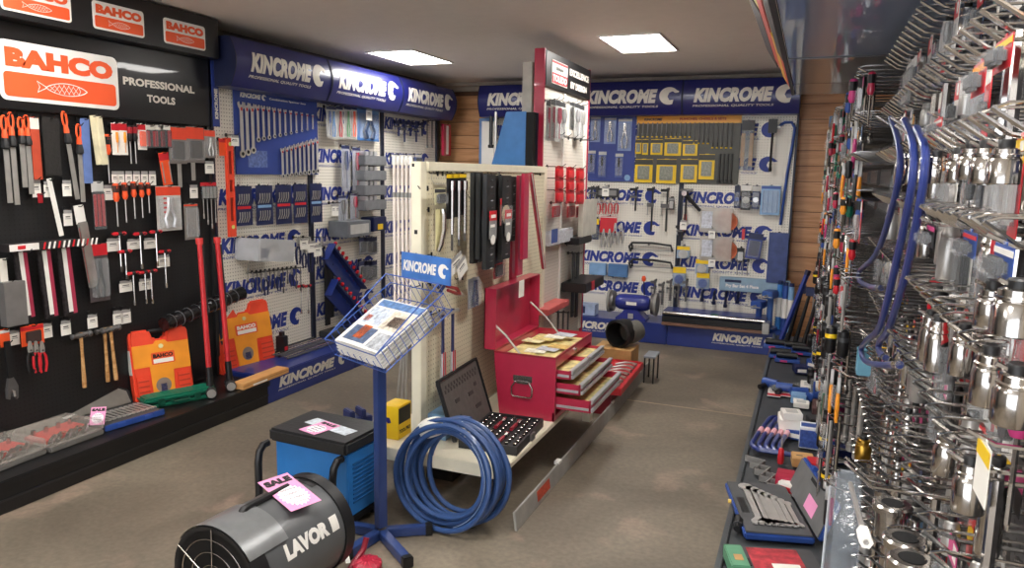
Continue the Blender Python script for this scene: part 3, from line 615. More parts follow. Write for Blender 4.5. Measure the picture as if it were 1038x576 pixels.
# ================================================================ beyond the toolbox
P = [hit(a, b2, Z, .2) for a, b2 in ((598, 428), (655, 372), (626, 362), (572, 400))]
c0 = Vector((-1.165, 4.55, .0))
t = thing('red_tray_case', 'open red moulded tool tray with silver hand tools behind the toolbox', 'tool case', (-1.135, 4.62, .0), math.radians(1))
part('tray', mat('#c2333a', .4), t, lambda b: [b.bx(-.16, .06, .0, .75, .15, .185), b.bx(-.17, -.155, -.01, .76, .15, .20), b.bx(.055, .07, -.01, .76, .15, .20), b.bx(-.155, .055, -.01, .0, .15, .20), b.bx(-.155, .055, .75, .76, .15, .20)], bev=.004)
part('stand', mat('#7e1626', .5), t, lambda b: b.bx(-.15, -.0, .02, .74, 0, .15))
for i in range(7):
    part('hand_tool', STEEL, t, lambda b: b.tube([(-.12, 0, 0), (-.05, .015, .012), (.0, .0, .014), (.035, -.03, .008)], [.006, .009, .008, .012], 6), key='ht', loc=(0, .08+.095*i, .196), rot=(0, 0, .25))
for i in range(5): part('recess', mat('#7e1626', .5), t, lambda b: b.bx(-.10, .02, -.012, .012, .1855, .188), key='rec', loc=(0, .13+.13*i, 0))
PB_ = hit(627, 351, Y, 5.55); hb_ = PB_.z
t = thing('brown_carton', 'brown cardboard box on the floor under the black bag', 'carton', (PB_.x-.02, 5.55, 0), 0)
part('carton', TAN, t, lambda b: b.bx(-.15, .15, -.12, .15, 0, hb_-.001), bev=.003)
part('tape', mat('#a9763f', .4), t, lambda b: b.bx(-.02, .02, -.121, .151, hb_-.001, hb_))
t = thing('black_bag', 'black open tool bag on the cardboard box near the grinder', 'bag', (PB_.x, 5.55, hb_+.001), 0)
def bagf(b): b.lathe([(.06, .17), (.09, .16), (.105, .10), (.11, .02), (.115, 0), (.095, -.01), (.09, .03), (.07, .12), (.02, .13)], 20, (0, -.05, .105), (.35, 1, .05))
part('bag', mat('#101011', .55, bump=.5, scale=20), t, bagf)
part('grey_end', mat('#5c5a54', .5), t, lambda b: b.lathe([(.02, .0), (.085, .01), (.09, .05), (.08, .12), (.03, .14)], 18, (.06, .02, .10), (.6, 1, .2)))
t = thing('small_stand', 'small black legged stool edge beside the brown box', 'stool', (PB_.x+.24, 5.6, 0), 0)
part('top', mat('#8a8f96', .4), t, lambda b: b.bx(-.03, .06, -.1, .1, .2, .215), bev=.003)
for sx, sy in ((-.02, -.09), (.05, -.09), (-.02, .09), (.05, .09)): part('leg', BLACK, t, lambda b: b.cyl((0, 0, 0), (0, 0, .2), .006, n=6), key='sl', loc=(sx, sy, 0))
# ================================================================ things on the back base
t = thing('bench_grinder', 'blue bench grinder with two grey wheels on the back base', 'bench grinder', (-1.53, 6.98, .2), 0)
GB = mat('#2b3486', .35, coat=.3)
part('base', GB, t, lambda b: [b.prism([(-.15, 0), (.15, 0), (.15, .02), (.09, .07), (.07, .10), (-.07, .10), (-.09, .07), (-.15, .02)], -.09, .09)], bev=.004)
part('motor', GB, t, lambda b: b.lathe([(.03, -.17), (.055, -.165), (.075, -.13), (.08, -.08), (.08, .08), (.075, .13), (.055, .165), (.03, .17)], 24, (0, 0, .165), (1, 0, 0)))
part('label_plate', PAPER, t, lambda b: b.bx(-.05, .05, -.083, -.075, .15, .18))
part('switch', SILV, t, lambda b: [b.bx(-.025, .025, -.098, -.09, .02, .07)], bev=.002)
for sx in (-.21, .21):
    part('wheel_guard', DSTEEL, t, lambda b: b.lathe([(.02, -.028), (.10, -.026), (.105, 0), (.10, .026), (.02, .028)], 24, (0, 0, .165), (1, 0, 0)), key='wg', loc=(sx, 0, 0))
    part('grinding_wheel', mat('#8c8a86', .8), t, lambda b: b.cyl((-.012, 0, .165), (.012, 0, .165), .112, n=24), key='gw', loc=(sx*1.0+.018*(1 if sx > 0 else -1), -.012, 0))
part('spark_arm', BLACK, t, lambda b: b.cyl((.10, .03, .24), (.09, .03, .37), .006, n=6))
part('spark_knob', ORANGE, t, lambda b: b.ell((.088, .03, .40), .022, .015, .03))
t = thing('creeper_box', 'long blue and silver pipe bender box on the back base', 'long box', (-.76, 7.0, .2), 0)
part('box', BLUE, t, lambda b: b.bx(-.47, .47, -.1, .18, 0, .12), bev=.004)
part('silver_bar', CHROME, t, lambda b: b.cyl((-.46, -.13, .11), (.46, -.13, .11), .018, n=14))
part('black_bar', BLACK, t, lambda b: b.bx(-.46, .46, -.16, -.101, .03, .085), bev=.004)
part('bronze_bar', mat('#7a5a4a', .4), t, lambda b: b.bx(-.46, .44, -.17, -.101, .0, .028), bev=.003)
part('end_block', STEEL, t, lambda b: b.bx(.44, .50, -.17, .0, .0, .10), bev=.006)
part('logo_plate', GREEN, t, lambda b: b.bx(-.02, .04, -.09, -.04, .121, .123))
# ================================================================ TOOL BUILDERS (origin = hang point at the top, -y towards the shopper)
def q3(v): return round(v, 3)
def b_screwdriver(r, L, w, col=ORANGE, col2=BLACK, flip=False, sh=STEEL, **k):
    L = q3(L); hl = L*.42; rr = max(.012, min(.019, L*.075))
    part('handle', col, r, lambda b: b.lathe([(rr*.6, 0), (rr*.95, -.006), (rr, -hl*.25), (rr*.8, -hl*.55), (rr*1.0, -hl*.8), (rr*.55, -hl)], 10), key=('sdh', L))
    part('grip', col2, r, lambda b: b.lathe([(rr*1.04, -hl*.12), (rr*1.06, -hl*.3), (rr*.9, -hl*.5)], 8), key=('sdg', L))
    part('shaft', sh, r, lambda b: [b.cyl((0, 0, -hl), (0, 0, -L*.97), .0034, n=6), b.bx(-.004, .004, -.001, .001, -L, -L*.96)], key=('sds', L))
def b_file(r, L, w, col=ORANGE, **k):
    L = q3(L); hl = min(.14, L*.32); ww = .017
    part('loop', col, r, lambda b: b.tube([(ww*.75*math.cos(a), 0, -hl*.28+hl*.28*math.sin(a)) for a in [2*PI*i/14 for i in range(14)]], .0055, 6, closed=True), key=('fl', q3(hl)))
    part('handle', col, r, lambda b: b.lathe([(.010, -hl*.5), (.014, -hl*.7), (.013, -hl*.9)], 8), key=('fh', q3(hl)))
    part('collar', BLACK, r, lambda b: b.lathe([(.013, -hl*.78), (.020, -hl*1.02), (.020, -hl*1.15), (.012, -hl*1.2)], 8), key=('fc', q3(hl)))
    part('blade', STEEL, r, lambda b: b.bx(-.013, .013, -.003, .003, -L, -hl*1.15), key=('fb', L), bev=.001)
def b_tbar(r, L, w, col=RED, **k):
    L = q3(L)
    part('handle', col, r, lambda b: b.tube([(-.045, 0, 0), (-.035, 0, 0), (0, 0, 0), (.035, 0, 0), (.045, 0, 0)], [.006, .011, .009, .011, .006], 8), key='tbh')
    part('grip', BLACK, r, lambda b: b.cyl((-.012, 0, 0), (.012, 0, 0), .0115, n=8), key='tbg')
    part('shaft', CHROME, r, lambda b: b.cyl((0, 0, -.006), (0, 0, -L*.9), .004, n=6), key=('tbs', L))
    part('socket_end', CHROME, r, lambda b: b.cyl((0, 0, -L*.86), (0, 0, -L), .008, n=8), key=('tbe', L))
def spanner_poly(L, k=1.):
    a = L*.085*k; s = a*.42; P = [(-s, -a*1.6), (-a*.9, -a*.9), (-a, -a*.2), (-a*.55, a*.05), (-a*.45, -a*.45), (-a*.05, -a*.75), (a*.35, -a*.45), (a*.45, a*.05), (a*.95, -a*.1), (a, -a*.8), (s, -a*1.6)]
    P = [(x, z-a*.05) for x, z in P]; n = 8
    P.append((s, -L+a*1.5))
    for i in range(n+1):
        t = math.radians(62-i*(304/n)); P.append((a*.85*math.sin(t+0)*1.0 if False else a*.85*math.cos(math.radians(60-i*(300/n))), -L+a*.85+a*.85*math.sin(math.radians(60-i*(300/n)))))
    P.append((-s, -L+a*1.5)); return P
def b_spanner(r, L, w, col=SPAN, k_=1., **k):
    L = q3(L); a = L*.085*k_
    part('wrench_body', col, r, lambda b: b.prism(spanner_poly(L, k_), -.004, .002), key=('spn', L, k_))
    part('ring_bore', SBLACK, r, lambda b: b.cyl((0, -.0046, -L+a*.85), (0, .0026, -L+a*.85), a*.42, n=10), key=('spb', L, k_))
def b_combo(r, L, w, **k):
    b_spanner(r, L, w, **k)
    part('clip', RED, r, lambda b: b.bx(-.007, .007, -.006, .0, -L*.16, -L*.10), key=('spc', q3(L)))
def b_hammer(r, L, w, wood=True, claw=False, hc=None, **k):
    L = q3(L); hw = min(.06, L*.22)
    def head(b):
        if claw: b.tube([(hw*.9, 0, -.004), (hw*.6, 0, 0), (0, 0, 0), (-hw*.5, 0, .0), (-hw*1.0, 0, -.02)], [.014, .012, .012, .010, .003], 8)
        else: b.tube([(hw, 0, 0), (hw*.7, 0, 0), (hw*.65, 0, 0), (hw*.3, 0, 0), (-hw*.3, 0, 0), (-hw*.55, 0, 0), (-hw*.9, 0, 0), (-hw*1.0, 0, 0)], [.018, .018, .013, .017, .017, .012, .016, .006], 10)
    part('head', DSTEEL if not claw else STEEL, r, head, key=('hh', L, claw))
    part('handle', WOOD if wood else (hc or DBLUE), r, lambda b: b.tube([(0, 0, .016), (0, 0, -L*.3), (0, 0, -L*.6), (0, 0, -L*.9), (0, 0, -L)], [.010, .008, .0095, .012, .011] if wood else [.009, .008, .009, .012, .012], 8), key=('hl', L, wood))
    if not wood: part('grip', k.get('gc', SILV), r, lambda b: b.tube([(0, -.0, -L*.58), (0, -.0, -L*.97)], [.0115, .0135], 8), key=('hg', L)); part('grip_stripe', RED, r, lambda b: [b.tube([(sx*.010, -.010, -L*.56), (sx*.012, -.011, -L*.96)], .0028, 4) for sx in (-1, 1)], key=('hgs', L))
def b_pliers(r, L, w, col=RED, **k):
    L = q3(L); s = max(.6, min(1.3, L/.18))
    part('jaws', STEEL, r, lambda b: b.prism([(-.006*s, 0), (.006*s, 0), (.014*s, -L*.22), (.012*s, -L*.36), (-.012*s, -L*.36), (-.014*s, -L*.22)], -.005, .005), key=('pj', L), bev=.001)
    part('pivot', DSTEEL, r, lambda b: b.cyl((0, -.008, -L*.29), (0, .006, -L*.29), .006*s, n=8), key=('pv', L))
    for sx in (-1, 1): part('handle', col, r, lambda b: b.tube([(sx*.006*s, 0, -L*.34), (sx*.019*s, 0, -L*.5), (sx*.021*s, 0, -L*.75), (sx*.013*s, 0, -L)], [.006*s, .0075*s, .0075*s, .006*s], 7), key=('ph', L, sx))
def b_adjustable(r, L, w, **k):
    L = q3(L)
    part('handle', BLACK, r, lambda b: b.prism([(-.014, 0), (.014, 0), (.016, -L*.2), (.010, -L*.66), (-.010, -L*.66), (-.016, -L*.2)], -.007, .007), key=('ah', L), bev=.002)
    part('head', DSTEEL, r, lambda b: b.prism([(-.012, -L*.62), (.014, -L*.62), (.034, -L*.78), (.030, -L*.98), (.020, -L*1.0), (.018, -L*.86), (.0, -L*.82), (-.012, -L*.98), (-.026, -L*.96), (-.024, -L*.80)], -.008, .008), key=('ad', L), bev=.001)
    part('jaw', STEEL, r, lambda b: b.prism([(.0, -L*.80), (.016, -L*.84), (.018, -L*.95), (.008, -L*.95)], -.007, .007), key=('aj', L))
def b_tag(r, L, w, **k):
    w = .045 if w < .01 else q3(w); L = q3(L)
    part('card', PAPER, r, lambda b: b.bx(-w/2, w/2, -.001, 0, -L, -L*.3), key=('tgc', L, w))
    part('holder', mat('#9c9a98', .4), r, lambda b: [b.bx(-w*.45, w*.45, -.003, -.001, -L*.3, -L*.1), b.bx(-w*.3, w*.3, -.0015, -.001, -L*.62, -L*.58)], key=('tgh', L, w))
    part('print_line', mat('#4a4648', .6), r, lambda b: b.bx(-w*.25, w*.25, -.0016, -.001, -L*.52, -L*.46), key=('tgp', L, w))
def b_card(r, L, w, card=PAPER, band=RED, tool=None, tc=STEEL, bub=True, frac=.25, n=1, **k):
    w = q3(w); L = q3(L)
    part('backing_card', card, r, lambda b: b.prism([(-w/2, -L), (w/2, -L), (w/2, -.004), (w*.12, -.004), (w*.12, 0), (-w*.12, 0), (-w*.12, -.004), (-w/2, -.004)], -.0012, 0), key=('cb', L, w))
    if band: part('header_band', band, r, lambda b: b.bx(-w/2, w/2, -.002, -.0013, -L*frac, -.008), key=('ch', L, w, frac))
    z0, z1 = -L*.93, -L*(frac+.05)
    if tool == 'pliers':
        for sx in (-1, 1): part('tool', tc, r, lambda b: b.tube([(sx*w*.04, -.012, z1), (sx*w*.07, -.012, z1*.6+z0*.4), (sx*w*.2, -.012, z1*.3+z0*.7), (sx*w*.12, -.012, z0)], w*.06, 6), key=('ctp', L, w, sx))
    elif tool == 'keys':
        for i in range(n): part('tool', tc, r, lambda b: b.bx(-.0025, .0025, -.010, -.005, z0, z1), key=('ctk', L), loc=(-w*.36+w*.72*i/max(1, n-1), 0, 0))
    elif tool == 'block':
        part('tool', tc, r, lambda b: b.bx(-w*.33, w*.33, -.016, -.0025, z0*.9+z1*.1, z1), key=('ctb', L, w), bev=.004)
    elif tool == 'driver':
        part('tool', tc, r, lambda b: b.lathe([(w*.12, z1), (w*.15, z1*.7+z0*.3), (w*.1, z1*.5+z0*.5), (w*.03, z1*.48+z0*.52), (w*.03, z0)], 8, (0, -.014, 0)), key=('ctd', L, w))
    elif tool == 'blades':
        for i in range(n): part('tool', tc, r, lambda b: b.bx(-w*.3/n, w*.3/n, -.008, -.002, z0, z1), key=('ctl', L, w, n), loc=(-w*.36+w*.72*i/max(1, n-1), 0, 0))
    elif tool == 'disc':
        part('tool', tc, r, lambda b: b.cyl((0, -.012, (z0+z1)/2), (0, -.002, (z0+z1)/2), w*.36, n=14), key=('cto', L, w))
    if bub: part('clear_bubble', CLEAR, r, lambda b: b.bx(-w*.42, w*.42, -.024, -.002, z0*.99, z1), key=('cbu', L, w, frac), bev=.005)
def b_strip(r, L, w, col=BLACK, edge=None, th=.006, **k):
    w = q3(w); L = q3(L)
    part('strip', col, r, lambda b: b.bx(-w/2, w/2, -th, 0, -L, 0), key=('stp', L, w, th), bev=min(.002, w*.1))
    if edge: part('edge_stripe', edge, r, lambda b: b.bx(w*.18, w*.5, -th-.001, -.001, -L*.98, -L*.02), key=('ste', L, w, th)); part('sticker', WHITE, r, lambda b: b.bx(-w*.15, w*.18, -th-.0015, -.001, -L*.95, -L*.05), key=('sts', L, w, th))
def b_pouch(r, L, w, col=CLEARG, inner=STEEL, band=RED, n=3, **k):
    w = q3(w); L = q3(L)
    part('header_card', band, r, lambda b: b.bx(-w/2, w/2, -.003, 0, -L*.22, 0), key=('pc', L, w))
    part('plastic_pouch', col, r, lambda b: b.bx(-w/2, w/2, -.016, -.001, -L, -L*.2), key=('pp', L, w), bev=.005)
    for i in range(n): part('tool', inner, r, lambda b: b.bx(-w*.3/n, w*.3/n, -.011, -.005, -L*.93, -L*.26), key=('pt', L, w, n), loc=(-w*.33+w*.66*i/max(1, n-1), 0, 0))
def b_bar(r, L, w, col=CHROME, rad=.006, hook_=False, **k):
    L = q3(L)
    part('shaft', col, r, lambda b: b.tube(([(-.03, -.01, -.03), (-.02, -.01, -.005), (0, -.005, 0), (.006, 0, -.03)] if hook_ else [(0, 0, 0)])+[(0, 0, -L*.5), (0, 0, -L)], rad, 7), key=('br', L, rad, hook_, ))
    part('end', col, r, lambda b: b.lathe([(rad, -L), (rad*1.6, -L+.004), (rad*1.6, -L+.03), (rad, -L+.035)], 8), key=('bre', L, rad))
def b_socket(r, L, w, rad=.02, col=CHROME, **k):
    L = q3(L)
    part('barrel', col, r, lambda b: b.lathe([(rad*.62, -.0), (rad*.80, -.002), (rad*.82, -L*.16), (rad*.92, -L*.19), (rad*.92, -L*.24), (rad*.84, -L*.26), (rad, -L*.36), (rad, -L*.97), (rad*.94, -L), (rad*.72, -L), (rad*.7, -L*.8)], 18), key=('sb', L, rad))
    part('collar', BLACK, r, lambda b: b.lathe([(rad*.45, .010), (rad*.52, .008), (rad*.52, -.004), (rad*.3, -.004)], 12), key=('sc', L, rad))
def b_slot(r, L, w, **k): pass
def b_clamp(r, L, w, col=BLACK, **k):
    L = q3(L); w = q3(max(w, .06))
    part('bar', col, r, lambda b: b.bx(-.008, .008, -.006, .006, -L, 0), key=('cl', L))
    part('head', col, r, lambda b: [b.bx(-w*.5, .012, -.012, .012, -.035, -.008)], key=('clh', L, w), bev=.003)
    part('slide', DSTEEL, r, lambda b: [b.bx(-w*.45, .014, -.012, .012, -L*.45, -L*.36)], key=('cls', L, w), bev=.003)
    part('screw', STEEL, r, lambda b: [b.cyl((-w*.38, 0, -L*.62), (-w*.38, 0, -L*.3), .005, n=6), b.bx(-w*.5, -w*.26, -.004, .004, -L*.64, -L*.62)], key=('clw', L, w))
BLD = dict(screwdriver=b_screwdriver, file=b_file, tbar=b_tbar, spanner=b_spanner, combo=b_combo, hammer=b_hammer, pliers=b_pliers, adj=b_adjustable, tag=b_tag,
           card=b_card, strip=b_strip, pouch=b_pouch, bar=b_bar, socket=b_socket, clamp=b_clamp)
PL = dict(K=(0, -3.68, PI/2, -3.738), L=(0, -3.68, PI/2, -3.738), B=(1, 7.215, 0, 7.288), G=(0, -1.635, PI/2, -1.698), T=(0, -1.70, PI/2, -1.753), R=(0, .2, -PI/2, .392))
def bay_of(pl, P):
    if pl == 'K': return bayK
    if pl == 'L': return bayL[0 if P.y < 4.9 else 1 if P.y < 5.97 else 2]
    if pl == 'B': return bayB[0 if P.x < -2.2 else 1 if P.x < -1.17 else 2]
    return gon if pl == 'G' else tower
def put(kind, pl, px, pt, pb, label, cat, where=None, w=0, off=0., tilt=0., group=None, hk=True, name=None, **k):
    """px,pt,pb: column, top and bottom of the item in the photo; w its width in photo pixels"""
    ax, v, rz, board = PL[pl]; v2 = v-off if ax == 1 else v+off*(1 if pl != 'R' else -1)
    P = hit(px, pt, ax, v2); L = P.z-hit(px, pb, ax, v2).z
    W = (hit(px+w/2, (pt+pb)/2, ax, v2)-hit(px-w/2, (pt+pb)/2, ax, v2)).length if w else 0
    r = thing(name or {'card': 'blister_pack', 'tag': 'price_tag', 'combo': 'combination_spanner', 'adj': 'adjustable_wrench', 'tbar': 't_handle_driver', 'file': 'metal_file', 'bar': 'steel_bar', 'strip': 'packed_strip', 'pouch': 'tool_pouch'}.get(kind, kind), label, cat, P, 0, group, where, px+pt*.01, rot=(0, math.radians(tilt), rz) if tilt else None)
    if not tilt: r.rotation_euler = (0, 0, rz)
    else: r.rotation_euler = (Matrix.Rotation(rz, 3, 'Z') @ Matrix.Rotation(math.radians(tilt), 3, 'Y')).to_euler()
    BLD[kind](r, L, W, **k)
    if hk:
        H = P.copy(); H[ax] = board; H.z -= .006; hook(bay_of(pl, P), H, .10+off)
    return r
# ================================================================ BLACK DISPLAY
W1 = 'top row of black display'; W2 = 'second row of black display'; W3 = 'third row of black display'; W4 = 'lowest row of black display'
for px, pt, pb in ((3, 117, 206), (10, 114, 208), (20, 119, 190), (26, 117, 197)): put('file', 'K', px, pt, pb, 'orange handled steel file', 'file', W1)
put('file', 'K', 79, 126, 205, 'orange looped handle file right of the longest file', 'file')
put('card', 'K', 34, 118, 182, 'red sheathed saw blade in the top row, black display', 'saw blade', w=9, card=mat('#b3452c', .5), band=LWHITE, frac=.2, bub=False, name='sheathed_blade')
put('strip', 'K', 50, 119, 178, 'dark brown rubbery strip hanging in the top row', 'abrasive strip', w=17, col=mat('#1c1917', .8, bump=.8, scale=60), name='rasp_strip')
put('file', 'K', 64, 113, 203, 'longest orange handled file, grey blade leaning right', 'file', tilt=-6)
put('strip', 'K', 85, 120, 186, 'translucent blue blade strips in the top row', 'blade pack', w=9, col=mat('#6d86c0', .3, alpha=.8), name='blade_strip_pack')
for i, px in enumerate((93, 99)): put('strip', 'K', px, 117+i, 167, 'cream wooden blank strip', 'wooden strip', W1, w=6, col=mat('#d8cfb0', .6), tilt=-5, off=.01*i, th=.012, name='wooden_strip')
put('screwdriver', 'K', 108, 136, 186, 'long orange and black screwdriver hanging alone', 'screwdriver', col=ORANGE, col2=BLACK)
for px in (116, 124): put('card', 'K', px, 124, 157, 'small card with yellow orange knobbed tool', 'blister pack', W1, w=8, tool='driver', tc=YORANGE, band=RED, bub=False)
for px in (131, 136): put('screwdriver', 'K', px, 127, 166, 'thin black precision screwdriver', 'screwdriver', W1, col=BLACK, col2=DRED)
put('card', 'K', 143, 125, 152, 'orange tool on small white card, top row', 'blister pack', w=9, tool='block', tc=ORANGE)
for px in (152, 160, 167): put('pouch', 'K', px, 127, 150, 'clear bag of fittings over red card', 'bag', W1, w=10, band=LWHITE, inner=RED, n=2)
put('card', 'K', 165, 154, 188, 'slim red card tilted right under the clear bags', 'blister pack', w=10, card=ORANGE, band=RED, tilt=-8, tool='keys', tc=STEEL, n=2, bub=False)
for px, pb in ((179, 166), (197, 165)): put('card', 'K', px, 128, pb, 'orange headed hacksaw card with orange grip', 'hacksaw', W1, w=18, card=mat('#7d7672', .5), band=BORANGE, tool='block', tc=mat('#3a3432', .5), frac=.35)
for px, pb in ((181, 190), (195, 183)): put('strip', 'K', px, 160, pb, 'bare grey saw blade below its hacksaw card', 'saw blade', W1, w=4, col=STEEL, hk=False, off=-.01)
for px in (177, 203): pass
put('card', 'K', 212, 131, 160, 'small orange headed pack at the right end of top row', 'blister pack', w=11, card=mat('#8b8480', .5), band=BORANGE, tool='pliers')
put('tag', 'K', 212, 162, 176, 'white price tag under the small orange headed pack', 'price tag', w=9)
for px, pt, pb in ((36, 180, 200), (48, 182, 200), (67, 181, 199), (68, 211, 229), (109, 186, 203)): put('tag', 'K', px, pt, pb, 'white price tag', 'price tag', 'upper left of black display', w=9, off=-.02)
put('strip', 'K', 49, 181, 241, 'long white angled rule leaning right in the left part', 'ruler', w=5, col=WHITE, tilt=-9, name='steel_rule')
put('strip', 'K', 40, 196, 206, 'short dark red strap end beside the white rule', 'strap', w=5, col=DRED, name='strap_end')
put('pouch', 'K', 98, 184, 233, 'clear red and grey blade pouch in the second row', 'blade pack', w=12, inner=RED, band=LGREY, n=3)
for px, pt, pb in ((117, 186, 230), (126, 185, 226), (135, 184, 222), (143, 185, 221), (150, 185, 216)): put('screwdriver', 'K', px, pt, pb, 'orange screwdriver with red collar', 'screwdriver', W2, col=ORANGE, col2=mat('#3a1a14', .5), off=.02)
for px in (116, 122, 130, 138, 146, 154): put('tag', 'K', px, 172, 188, 'white price tag above orange screwdrivers', 'price tag', W2, w=7, hk=False, off=-.02)
q = put('card', 'K', 170, 188, 234, 'largest orange headed blister pack holding pliers and red inserts', 'blister pack', w=25, card=LGREY, band=BORANGE, tool='pliers', tc=SILV, frac=.22)
for i in range(5): part('insert', RED, q, lambda b: b.bx(-.035, -.012, -.004, -.0015, 0, .012), key='ins', loc=(-.005, 0, -.085-.028*i))
put('card', 'K', 193, 206, 243, 'grey blister pack with red edge beside the largest one', 'blister pack', w=14, card=mat('#807b76', .5), band=BORANGE, tool='keys', n=2, frac=.08)
put('tag', 'K', 196, 186, 201, 'white price tag above the grey blister pack', 'price tag', w=8)
put('pouch', 'K', 211, 185, 202, 'red headed pouch of hex keys near the spirit level', 'hex key set', w=16, inner=LGREY, n=4)
for i, (px, pb) in enumerate(((206, 222), (210, 228), (214, 232), (218, 226))): put('bar', 'K', px, 200, pb, 'loose grey hex key', 'hex key', W2, col=STEEL, rad=.003, hk=False, name='hex_key')
# row of T handles
for px, pt, pb in ((121, 237, 276), (142, 237, 273), (158, 235, 270), (127, 255, 283), (167, 255, 292), (135, 277, 310), (147, 276, 308), (153, 275, 308)):
    put('tbar', 'K', px, pt, pb, 'red T handle socket driver', 'T handle driver', W3, off=.01)
for px, pt, pb in ((114, 240, 255), (135, 241, 253), (152, 240, 252), (165, 257, 271), (127, 283, 296), (147, 281, 294)): put('tag', 'K', px, pt, pb, 'white price tag behind T handles', 'price tag', W3, w=13, off=-.03)
# horizontal striped box
P = hit(3, 248, 0, -3.66); P2 = hit(76, 238, 0, -3.66)
t = thing('striped_box', 'long red white and black striped box lying above three packs', 'box', (P.x, P.y, P.z-.02), PI/2)
LB = P2.y-P.y
part('box', mat('#2a2526', .5), t, lambda b: b.bx(0, LB, -.03, .03, -.02, .02), bev=.003)
part('white_panel', WHITE, t, lambda b: b.bx(.01, .16, -.0315, -.03, -.016, .018)); part('red_patch', RED, t, lambda b: b.bx(.05, .09, -.0325, -.0315, -.008, .01))
for i in range(12): part('stripe', WHITE if i % 3 else RED, t, lambda b: b.prism([(0, -.018), (.01, -.018), (.02, .018), (.01, .018)], -.0315, -.03), key='strp', loc=(.18+.027*i, 0, 0))
for yy in (.1, .4): hook(bayK, (-3.738, P.y+yy, P.z-.045), .14)
for px, pt, pb in ((18, 251, 325), (42, 250, 324), (62, 248, 321)):
    q = put('strip', 'K', px, pt, pb, 'tall narrow black white and magenta blade pack', 'blade pack', 'under the striped box', w=13, col=mat('#241f22', .5, var=.9, scale=60), edge=mat('#a8304c', .5), th=.014, tilt=-3, name='blade_pack')
q = put('card', 'K', 98, 246, 306, 'clear pack with red header holding a black curved tool', 'blister pack', w=20, card=mat('#4e4648', .4), band=RED, tool='pliers', tc=mat('#2b2b2d', .3), frac=.22)
put('pouch', 'K', 79, 208, 294, 'long grey and red file pouch leaning right', 'file pack', w=10, tilt=-7, col=mat('#8d8a84', .3, alpha=.7), inner=RED, band=WHITE, n=2)
put('strip', 'K', 8, 285, 330, 'grey tool body at the far left edge of display', 'power tool', w=22, col=mat('#6d6a68', .4), th=.05, name='grey_tool_body')
put('strip', 'K', 2, 262, 290, 'white hanging card at the far left edge', 'card', w=8, col=LWHITE, name='hanging_card')
for px, pt, pb in ((14, 333, 350), (47, 326, 343), (66, 323, 340), (93, 317, 333), (119, 313, 329), (127, 312, 328)): put('tag', 'K', px, pt, pb, 'white price tag', 'price tag', W4, w=10, off=-.02)
q = put('card', 'K', 32, 329, 350, 'orange card above black and red pliers', 'blister pack', w=23, card=ORANGE, band=RED, bub=False, tool='block', tc=mat('#3b2a28', .5))
for px, c in ((30, BLACK), (36, RED), (42, RED)): put('pliers', 'K', px, 346, 378, 'pliers with %s handles below the orange card' % ('black' if c is BLACK else 'red'), 'pliers', W4, col=c, hk=False, off=.02)
put('card', 'K', 4, 333, 352, 'small orange card over the adjustable wrench', 'blister pack', w=10, card=ORANGE, band=WHITE, bub=False)
put('adj', 'K', 7, 346, 407, 'black handled adjustable wrench hanging jaw down', 'adjustable wrench', off=.02)
put('hammer', 'K', 82, 340, 394, 'ball pein hammer with light wooden handle, nearest to viewer', 'hammer')
put('hammer', 'K', 106, 335, 388, 'reddish brown handled ball pein hammer behind another', 'hammer', off=-.02)
put('hammer', 'K', 112, 334, 387, 'light handled ball pein hammer, rightmost of three', 'hammer', tilt=-3)
# rolled black mesh tube
P = hit(166, 329, 0, -3.60); P2 = hit(245, 297, 0, -3.60); d = P2-P
t = thing('mesh_tube', 'roll of glossy black wrapped mesh lying across behind the red handles', 'roll', tuple(P), 0)
part('roll', mat('#1b1b1d', .15, .3, var=.9, scale=50, bump=1.), t, lambda b: b.tube([d*(i/12) for i in range(13)], [.045+.003*math.sin(i*1.7) for i in range(13)], 12))
for i in range(9): part('band', mat('#77797c', .3, .5), t, lambda b: b.tube([d*(.08+.1*i), d*(.085+.1*i)], .0485, 12))
for kk in (.15, .8): hook(bayK, (-3.738, P.y+d.y*kk, P.z+d.z*kk-.05), .16)
# spirit level
P = hit(231.5, 140, 0, -3.68); L_ = P.z-hit(234.5, 240, 0, -3.68).z
t = thing('spirit_level', 'red spirit level hanging upright between black and white boards', 'spirit level', tuple(P), PI/2)
part('beam', BORANGE, t, lambda b: [b.bx(-.03, -.017, -.012, .012, -L_, 0), b.bx(.017, .03, -.012, .012, -L_, 0)]+[b.bx(-.017, .017, -.012, .012, -L_*c, -L_*a) for a, c in ((0, .13), (.36, .42), (.54, .6), (.84, 1))], smooth=False)
for a in (.06, .90): part('vial', mat('#d6dc7c', .2), t, lambda b: b.cyl((0, -.014, -L_*a), (0, .014, -L_*a), .014, n=12))
part('inner_web', mat('#8e2418', .5), t, lambda b: b.bx(-.017, .017, -.002, .002, -L_*.98, -L_*.02))
hook(bayL[0], (-3.738, max(P.y, 3.87), P.z-.02), .1)
put('card', 'K', 226, 140, 158, 'small orange pack next to the spirit level', 'blister pack', w=9, card=ORANGE, band=RED, bub=False)
put('tag', 'L', 238, 136, 148, 'white price tag over the spirit level', 'price tag', w=8, off=.03)
